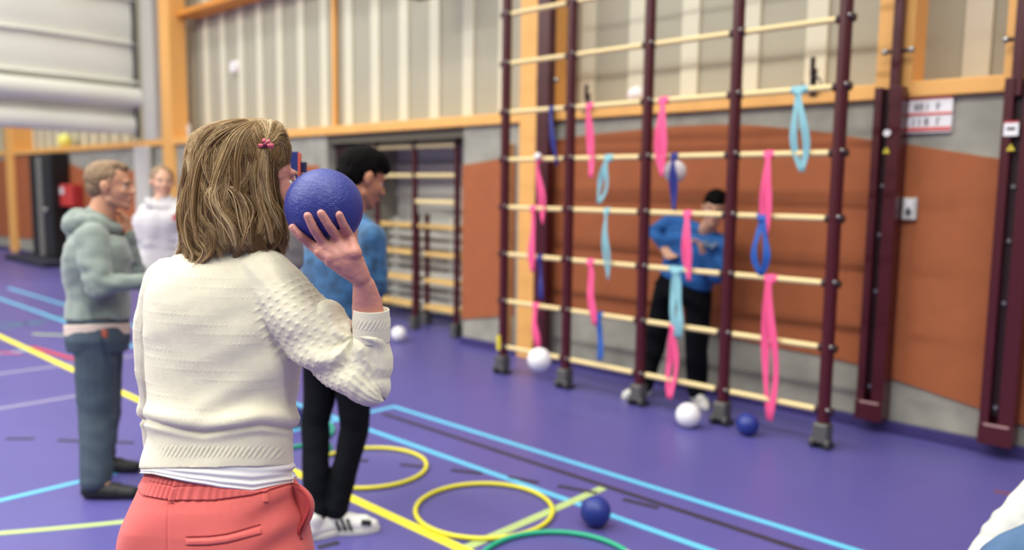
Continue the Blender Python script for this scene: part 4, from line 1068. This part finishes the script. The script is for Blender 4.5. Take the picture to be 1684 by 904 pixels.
for s_, px0 in ((-1, 292), (1, 434)):
    hp = at(px0, 960, TW); kn = V((wpos.x, wpos.y, .46))+SX*s_*.095; an = V((wpos.x, wpos.y, .1))+SX*s_*.1
    lg.chain([hp, kn, an], [.1, .075, .062])
lg.build('trouser_legs', M_coral, tr_o, .007, 3, lambda co, no: co+no*(fbm(co, 6, 88)*.004)[:, None])
# gaping side pocket at the right hip
R = []
for i in range(22):
    q = i/21; y = 793+(886-793)*q; bulge = 26*math.sin(PI*min(1, q*1.08)**.75); xo = 486+12*q+bulge
    ring = []
    for x_, tt in ((480+16*q, TW-.03), (xo-3, TW-.058), (xo, TW-.05), (xo+1, TW-.025), (xo-2, TW-.0), (480+16*q, TW+.02)):
        ring.append(at(x_, y, tt))
    R.append(ring)
b = MB(); b.loft(R, True, True); pk = b.build('side_pocket', M_coral, tr_o, 'full')
R = []
for i in range(22):
    q = i/21; y = 797+(878-797)*q; bulge = 24*math.sin(PI*min(1, q*1.08)**.75); xo = 484+12*q+bulge
    R.append([at(xo-5.5-2.5*math.sin(PI*q), y, TW-.0585), at(xo-3.5, y, TW-.0595), at(xo-3.5, y, TW-.05), at(xo-6, y, TW-.05)])
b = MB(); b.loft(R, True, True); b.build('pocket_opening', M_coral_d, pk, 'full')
for s_ in (-1, 1):
    sh = Org(); g = V((wpos.x, wpos.y, 0))+SX*s_*.1
    sh.cap(g+V((0, 0, .045)), .042, g+DH*.13+V((0, 0, .038)), .038); sh.cap(g+V((0, 0, .05)), .042, g+V((0, 0, .08)), .046)
    def fl2(co, no): co[:, 2] = np.maximum(co[:, 2], .003); return co
    sh.build('shoe', M_shoew, thr, .006, 2, fl2)
# glasses
b = MB(); gp = P(.3, .20, .01); b.tube([P(.30, .26, .03), P(.30, .33, .03), P(.30, .40, .03)], .0022, 6); gl = b.build('glasses', mat('gold_wire', (170, 130, 100), .3, metal=.7), thr, True)
for q in (-1, 1):
    b = MB(); b.tube([P(q*.15+.12*math.cos(a), .43-.05*abs(math.cos(a))*0, .0+.1*math.sin(a)) for a in [2*PI*k/24 for k in range(24)]], .0018, 6, closed=True); b.build('lens_rim', mat('gold_wire', (170, 130, 100)), gl, 'full')

# ---- hair
# outer surface rows (y, xl, xr, half depth)
hr = [(195, 405, 440, .012), (199, 372, 458, .05), (207, 345, 468, .078), (220, 325, 475, .097), (240, 315, 479, .107), (262, 313, 474, .112), (290, 311, 463, .113), (315, 306, 460, .112), (345, 300, 466, .110), (375, 300, 472, .106), (400, 303, 474, .10), (420, 300, 468, .095), (445, 296, 440, .085)]
HRW = prow(hr, 200); HT = TW-.0
HRC = [(at((q[1]+q[2])/2, q[0], HT), (q[2]-q[1])/2*(HT-.02)/FP, q[3]) for q in HRW]
HC_ = np.array([list(c) for c, a, b_ in HRC]); HA_ = np.array([a for c, a, b_ in HRC]); HB_ = np.array([b_ for c, a, b_ in HRC])
def hsurf(v, th, k):
    """v 0..1 down, th azimuth (0 right, -pi/2 facing camera), k layer"""
    f = np.clip(v, 0, 1)*199; j = np.minimum(f.astype(int), 198); f = f-j
    c = HC_[j]*(1-f)[..., None]+HC_[j+1]*f[..., None]; a = HA_[j]*(1-f)+HA_[j+1]*f; b_ = HB_[j]*(1-f)+HB_[j+1]*f
    return c+np.array(SX)*(a*k*np.cos(th))[..., None]+np.array(DH)*(b_*k*np.sin(th))[..., None]
def vof(y): return float(np.interp(y, HRW[:, 0], np.linspace(0, 1, 200)))
NP = 20
def strands(paths, rads, cols, name, parent):
    """paths (n,NP,3)"""
    n, m, _ = paths.shape; d = np.gradient(paths, axis=1); d /= np.linalg.norm(d, axis=2, keepdims=True)+1e-9
    ref = paths-np.array(at(400, 320, TW+.0)); ref /= np.linalg.norm(ref, axis=2, keepdims=True)
    x = np.cross(d, ref); x /= np.linalg.norm(x, axis=2, keepdims=True)+1e-9; y = np.cross(x, d)
    tap = np.interp(np.linspace(0, 1, m), [0, .1, .8, 1], [.8, 1, .9, .25])
    vs = []
    for a in (0, 2.09, 4.19):
        vs.append(paths+(x*math.cos(a)*1.3+y*math.sin(a)*.7)*(rads[:, None]*tap[None])[..., None])
    vs = np.stack(vs, 2).reshape(-1, 3)   # n,m,3,3
    i = np.arange(n)[:, None, None]*m*3; j = np.arange(m-1)[None, :, None]*3; k = np.arange(3)[None, None, :]; k2 = (k+1) % 3
    F_ = np.stack([i+j+k, i+j+k2, i+j+3+k2, i+j+3+k], -1).reshape(-1, 4)
    me = bpy.data.meshes.new(name); me.vertices.add(len(vs)); me.vertices.foreach_set('co', vs.ravel())
    me.loops.add(F_.size); me.loops.foreach_set('vertex_index', F_.ravel().astype(np.int32)); me.polygons.add(len(F_))
    me.polygons.foreach_set('loop_start', (np.arange(len(F_))*4).astype(np.int32)); me.update(calc_edges=True); me.validate()
    at_ = me.color_attributes.new('hcol', 'FLOAT_COLOR', 'POINT'); cc = np.ones((n, m, 3, 4)); cc[..., :3] = cols[:, :, None, :] if cols.ndim == 3 else cols[:, None, None, :]
    at_.data.foreach_set('color', cc.ravel())
    return link(name, me, M_hair, parent, True)
M_hair = mat('blond_brown_hair', (150, 120, 84), .38, attr='hcol', spec=.5)
g = np.random.default_rng(3)
dark = np.array(lin((70, 46, 26))); mid = np.array(lin((152, 118, 74))); lite = np.array(lin((232, 204, 156)))
def haircols(n, bias=0, clump=None):
    q = np.clip(g.normal(.45+bias, .2, n), 0, 1.0)
    if clump is not None: q = np.clip(q*.5+clump*.5+g.normal(0, .05, n), 0, 1)
    return np.where((q < .5)[:, None], dark+(mid-dark)*(q*2)[:, None], mid+(lite-mid)*((q-.5)*2)[:, None])
# scalp undercoat
b = MB(); R = []
for v in np.linspace(.004, .86, 40):
    R.append([tuple(hsurf(np.array([v]), np.array([2*PI*k/60]), np.array([(.88 if v < .5 else .80)*(1-.5*max(0, min(1, (v-.22)/.06))*math.exp(-((((2*PI*k/60-.55+PI) % (2*PI))-PI)/.62)**4))]))[0]) for k in range(60)])
b.loft(R, True, True)
hair = b.build('hair', mat('hair_underlayer', (74, 54, 36), .6, .6, 60, stretch=(1, 1, .1)), thr, 'full')
NC = 420; per = 40
cth = g.uniform(-PI, PI, NC); cv0 = np.abs(g.normal(0, .16, NC)); ck = g.choice([.99, .95, .90, .85], NC, p=[.4, .3, .2, .1])
cph = g.uniform(0, 6.28, NC); clen = g.normal(0, .03, NC); cfr = g.uniform(1.6, 3.4, NC); cam_ = g.uniform(.06, .2, NC); ctone = np.clip(g.normal(.48, .32, NC)-.5*(np.cos(cth) > .45)*(np.sin(cth) < .3), 0, 1)  # right-hand clumps darker: brown lowlights with underside shade put into the colour
idx = np.repeat(np.arange(NC), per); n = len(idx); s_ = np.linspace(0, 1, NP)[None]
def bottomv(th):   # lower edge follows the neckline: longest at left-front
    x = np.cos(th)
    yb = np.interp(x, [-1, -.85, -.6, -.2, .2, .6, 1], [425, 440, 425, 408, 402, 402, 408])
    return np.interp(yb, HRW[:, 0], np.linspace(0, 1, 200))
th0 = cth[idx]+g.normal(0, .10, n); v0 = np.clip(cv0[idx]+g.normal(0, .03, n), .003, .6)
bv = bottomv(cth[idx])+g.normal(0, .012, n)+clen[idx]
v = v0[:, None]+(bv-v0)[:, None]*s_
conv = np.clip(s_*1.4, 0, 1)**1.2
th = th0[:, None]*(1-conv*.62)+cth[idx][:, None]*conv*.62
sweep = np.clip(s_/.35, 0, 1)
fade = np.clip(v*2.2, 0, 1)
th = th+fade*cam_[idx][:, None]*np.sin(cfr[idx][:, None]*2*PI*v*.9+cph[idx][:, None])*1.2+fade*.015*np.sin(9*v+g.uniform(0, 6.28, n)[:, None])
# crown sweep: strands bend away from the parting
th = th-.35*np.exp(-v/.10)*np.sign(np.cos(th))*0
k = ck[idx][:, None]+.06*fade*np.sin(cfr[idx][:, None]*5*v+cph[idx][:, None]*1.7)+g.normal(0, .012, n)[:, None]-.05*np.clip((v-.75)*4, 0, 1)*(g.random(n)[:, None])+.10*np.clip((v-.8)*5, 0, 1)**2*(np.cos(th) < -.45)
keep = ~((np.abs((th0-.55+PI) % (2*PI)-PI) < .62))
paths = hsurf(v, th, k)
# flyaway
fly = (g.random(n) < .05)[:, None, None]*(np.linspace(0, 1, NP)**2)[None, :, None]*g.normal(0, .006, (n, 1, 3))
paths = paths+fly
strands(paths[keep], g.uniform(.0004, .0007, n)[keep], haircols(n, 0, np.clip(ctone[idx]+(ck[idx]-.955)*3.2+.12, 0, 1))[keep], 'hair_strands', hair)  # deeper layers darker: lowlights plus depth shade put into the strand colour
# top layer: long locks combed from the parting near the clip side over the crown to the left
def locks(ctrl, n, spread, name, bias, tone=.08, rad=(.0005, .0009), twistf=1.0):
    ctrl = np.array([list(p) for p in ctrl]); m = len(ctrl); u = np.linspace(0, m-1, NP); j = np.minimum(u.astype(int), m-2); f = (u-j)[:, None]
    p0_, p1_, p2_, p3_ = ctrl[np.maximum(j-1, 0)], ctrl[j], ctrl[j+1], ctrl[np.minimum(j+2, m-1)]
    base = .5*((2*p1_)+(-p0_+p2_)*f+(2*p0_-5*p1_+4*p2_-p3_)*f*f+(-p0_+3*p1_-3*p2_+p3_)*f**3)
    sp = np.interp(np.linspace(0, 1, NP), np.linspace(0, 1, len(spread)), spread)
    offs = g.normal(0, 1, (n, 1, 3))*.5; offs = offs*np.array([1, 1, .6]); ph_ = g.uniform(0, 6.28, (n, 1, 1))
    w_ = 1+.3*np.sin(np.linspace(0, 5*twistf, NP)[None, :, None]+ph_)
    return base[None]+offs*sp[None, :, None]*w_, g.uniform(*rad, n), haircols(n, bias)
def hp(x, y, lift=.002):  # point on camera side of the hair surface
    v_ = vof(y); j = min(int(v_*199), 198); a = HA_[j]; c = HC_[j]; cxp = (HRW[j, 1]+HRW[j, 2])/2; ax_ = (HRW[j, 2]-HRW[j, 1])/2; q = max(-.99, min(.99, (x-cxp)/ax_))
    def pt(v_, q):
        j = min(int(max(0, min(1, v_))*199), 198); return V(HC_[j])+SX*(HA_[j]*q)-DH*(HB_[j]*math.sqrt(1-q*q)+lift)
    for _ in range(6):
        w_ = pt(v_, q); d1 = w_-EYE; ex = x-(842+FP*d1.dot(RT)/d1.dot(FW)); ey = y-(452-FP*d1.dot(UP)/d1.dot(FW))
        q = max(-.985, min(.985, q+ex/ax_)); v_ = max(.002, min(1, v_+ey/250*.9))
    return pt(v_, q)
L1 = []
# side hair drawn back to the clip
for i in range(14):
    y0 = 203+i*3.4; x0 = 462+min(14, i*1.6)
    L1.append(locks([hp(x0, max(200, y0)), hp(458, 212+i*1.6, .004), hp(446, 226+i*.9, .004), hp(437, 237, .006)], 26, [.006, .005, .004, .0025], 'x', .12))
for i in range(10):
    L1.append(locks([hp(425+i*3, 199), hp(436+i, 210, .004), hp(440, 224, .005), hp(436, 238, .006)], 18, [.006, .005, .004, .0025], 'x', .18))
# lock hanging from the clip
for (a, b1, c_, d, e, bi) in (((434, 244), (428, 275), (434, 310), (448, 345), (466, 388), .3), ((438, 246), (436, 290), (447, 325), (459, 352), (473, 384), .25), ((430, 246), (424, 290), (428, 335), (440, 370), (446, 398), .2), ((426, 246), (418, 285), (422, 320), (430, 350), (425, 385), .1)):
    L1.append(locks([hp(*a, .005), hp(*b1, .009), hp(*c_, .010), hp(*d, .010), hp(*e, .006)], 90, [.003, .008, .008, .007, .006], 'x', bi))
# blond streaks down the back
for (pts, bi, nn, sp) in (([(420, 200), (385, 222), (366, 260), (352, 310), (362, 350), (372, 400)], .22, 110, .011), ([(412, 200), (370, 218), (340, 250), (325, 300), (322, 350), (330, 405)], .12, 110, .012),
                  ([(360, 300), (352, 320), (362, 345), (380, 372), (388, 402)], .42, 110, .012), ([(372, 306), (392, 325), (400, 350), (404, 380), (410, 402)], .3, 80, .010), ([(425, 199), (402, 225), (392, 262), (392, 300), (386, 340)], .1, 80, .010),
                  ([(318, 330), (308, 360), (312, 395), (320, 420), (308, 441)], .2, 110, .009), ([(330, 360), (325, 390), (338, 412), (328, 432), (312, 444)], .15, 90, .007), ([(345, 380), (350, 400), (345, 418), (330, 436)], .05, 70, .006), ([(312, 290), (304, 330), (303, 370), (312, 402), (330, 420)], .2, 80, .008),
                  ([(340, 215), (325, 250), (319, 290), (310, 330), (306, 370)], .1, 90, .009), ([(395, 199), (355, 212), (330, 236), (318, 265)], .2, 90, .009), ([(405, 198), (372, 208), (350, 235), (345, 270), (350, 300)], .05, 90, .010),
                  ([(400, 320), (410, 350), (404, 380), (398, 404)], 0, 70, .010), ([(450, 260), (452, 300), (462, 340), (464, 380), (458, 404)], -.2, 160, .012)):
    L1.append(locks([hp(x, y, .003 if i else .001) for i, (x, y) in enumerate(pts)], nn, [.004, sp, sp, sp, sp*.6], 'x', bi))
strands(np.concatenate([a[0] for a in L1]), np.concatenate([a[1] for a in L1]), np.concatenate([a[2] for a in L1]), 'hair_locks', hair)
# clip: pink bow
cp = hp(437, 238, .012); b = MB()
M_clip = mat('clip_pink', (206, 92, 112), .35); M_clipd = mat('clip_dark', (120, 30, 56), .4)
cl = empty('hair_clip', cp-off(hair)); cl.parent = hair
def lobe(p, q, w0, w1, m, nm):
    p, q = V(p), V(q); d = (q-p).normalized(); sdv = d.cross(-DH).normalized(); R = []
    for i in range(7):
        f = i/6; ww = w0+(w1-w0)*f if i < 6 else w1*.7; c = p+(q-p)*f-DH*(.004*math.sin(PI*f)); R.append([c-sdv*ww-DH*.001, c+sdv*ww-DH*.001, c+sdv*ww*.7-DH*.004, c-sdv*ww*.7-DH*.004])
    b = MB(); b.loft(R); b.build(nm, m, cl, 'full')
e_ = lambda x, y: SX*x+V((0, 0, y))
lobe(cp, cp+e_(-.017, -.004), .002, .007, M_clip, 'bow_lobe'); lobe(cp, cp+e_(.017, -.003), .002, .007, M_clip, 'bow_lobe')
lobe(cp, cp+e_(-.003, .013), .002, .005, M_clip, 'bow_lobe'); lobe(cp, cp+e_(.010, .010), .002, .004, M_clip, 'bow_tail')
b = MB(); b.sphere(cp-DH*.004, (.0055, .005, .0055), 12, 8); b.build('bow_knot', M_clipd, cl, True)
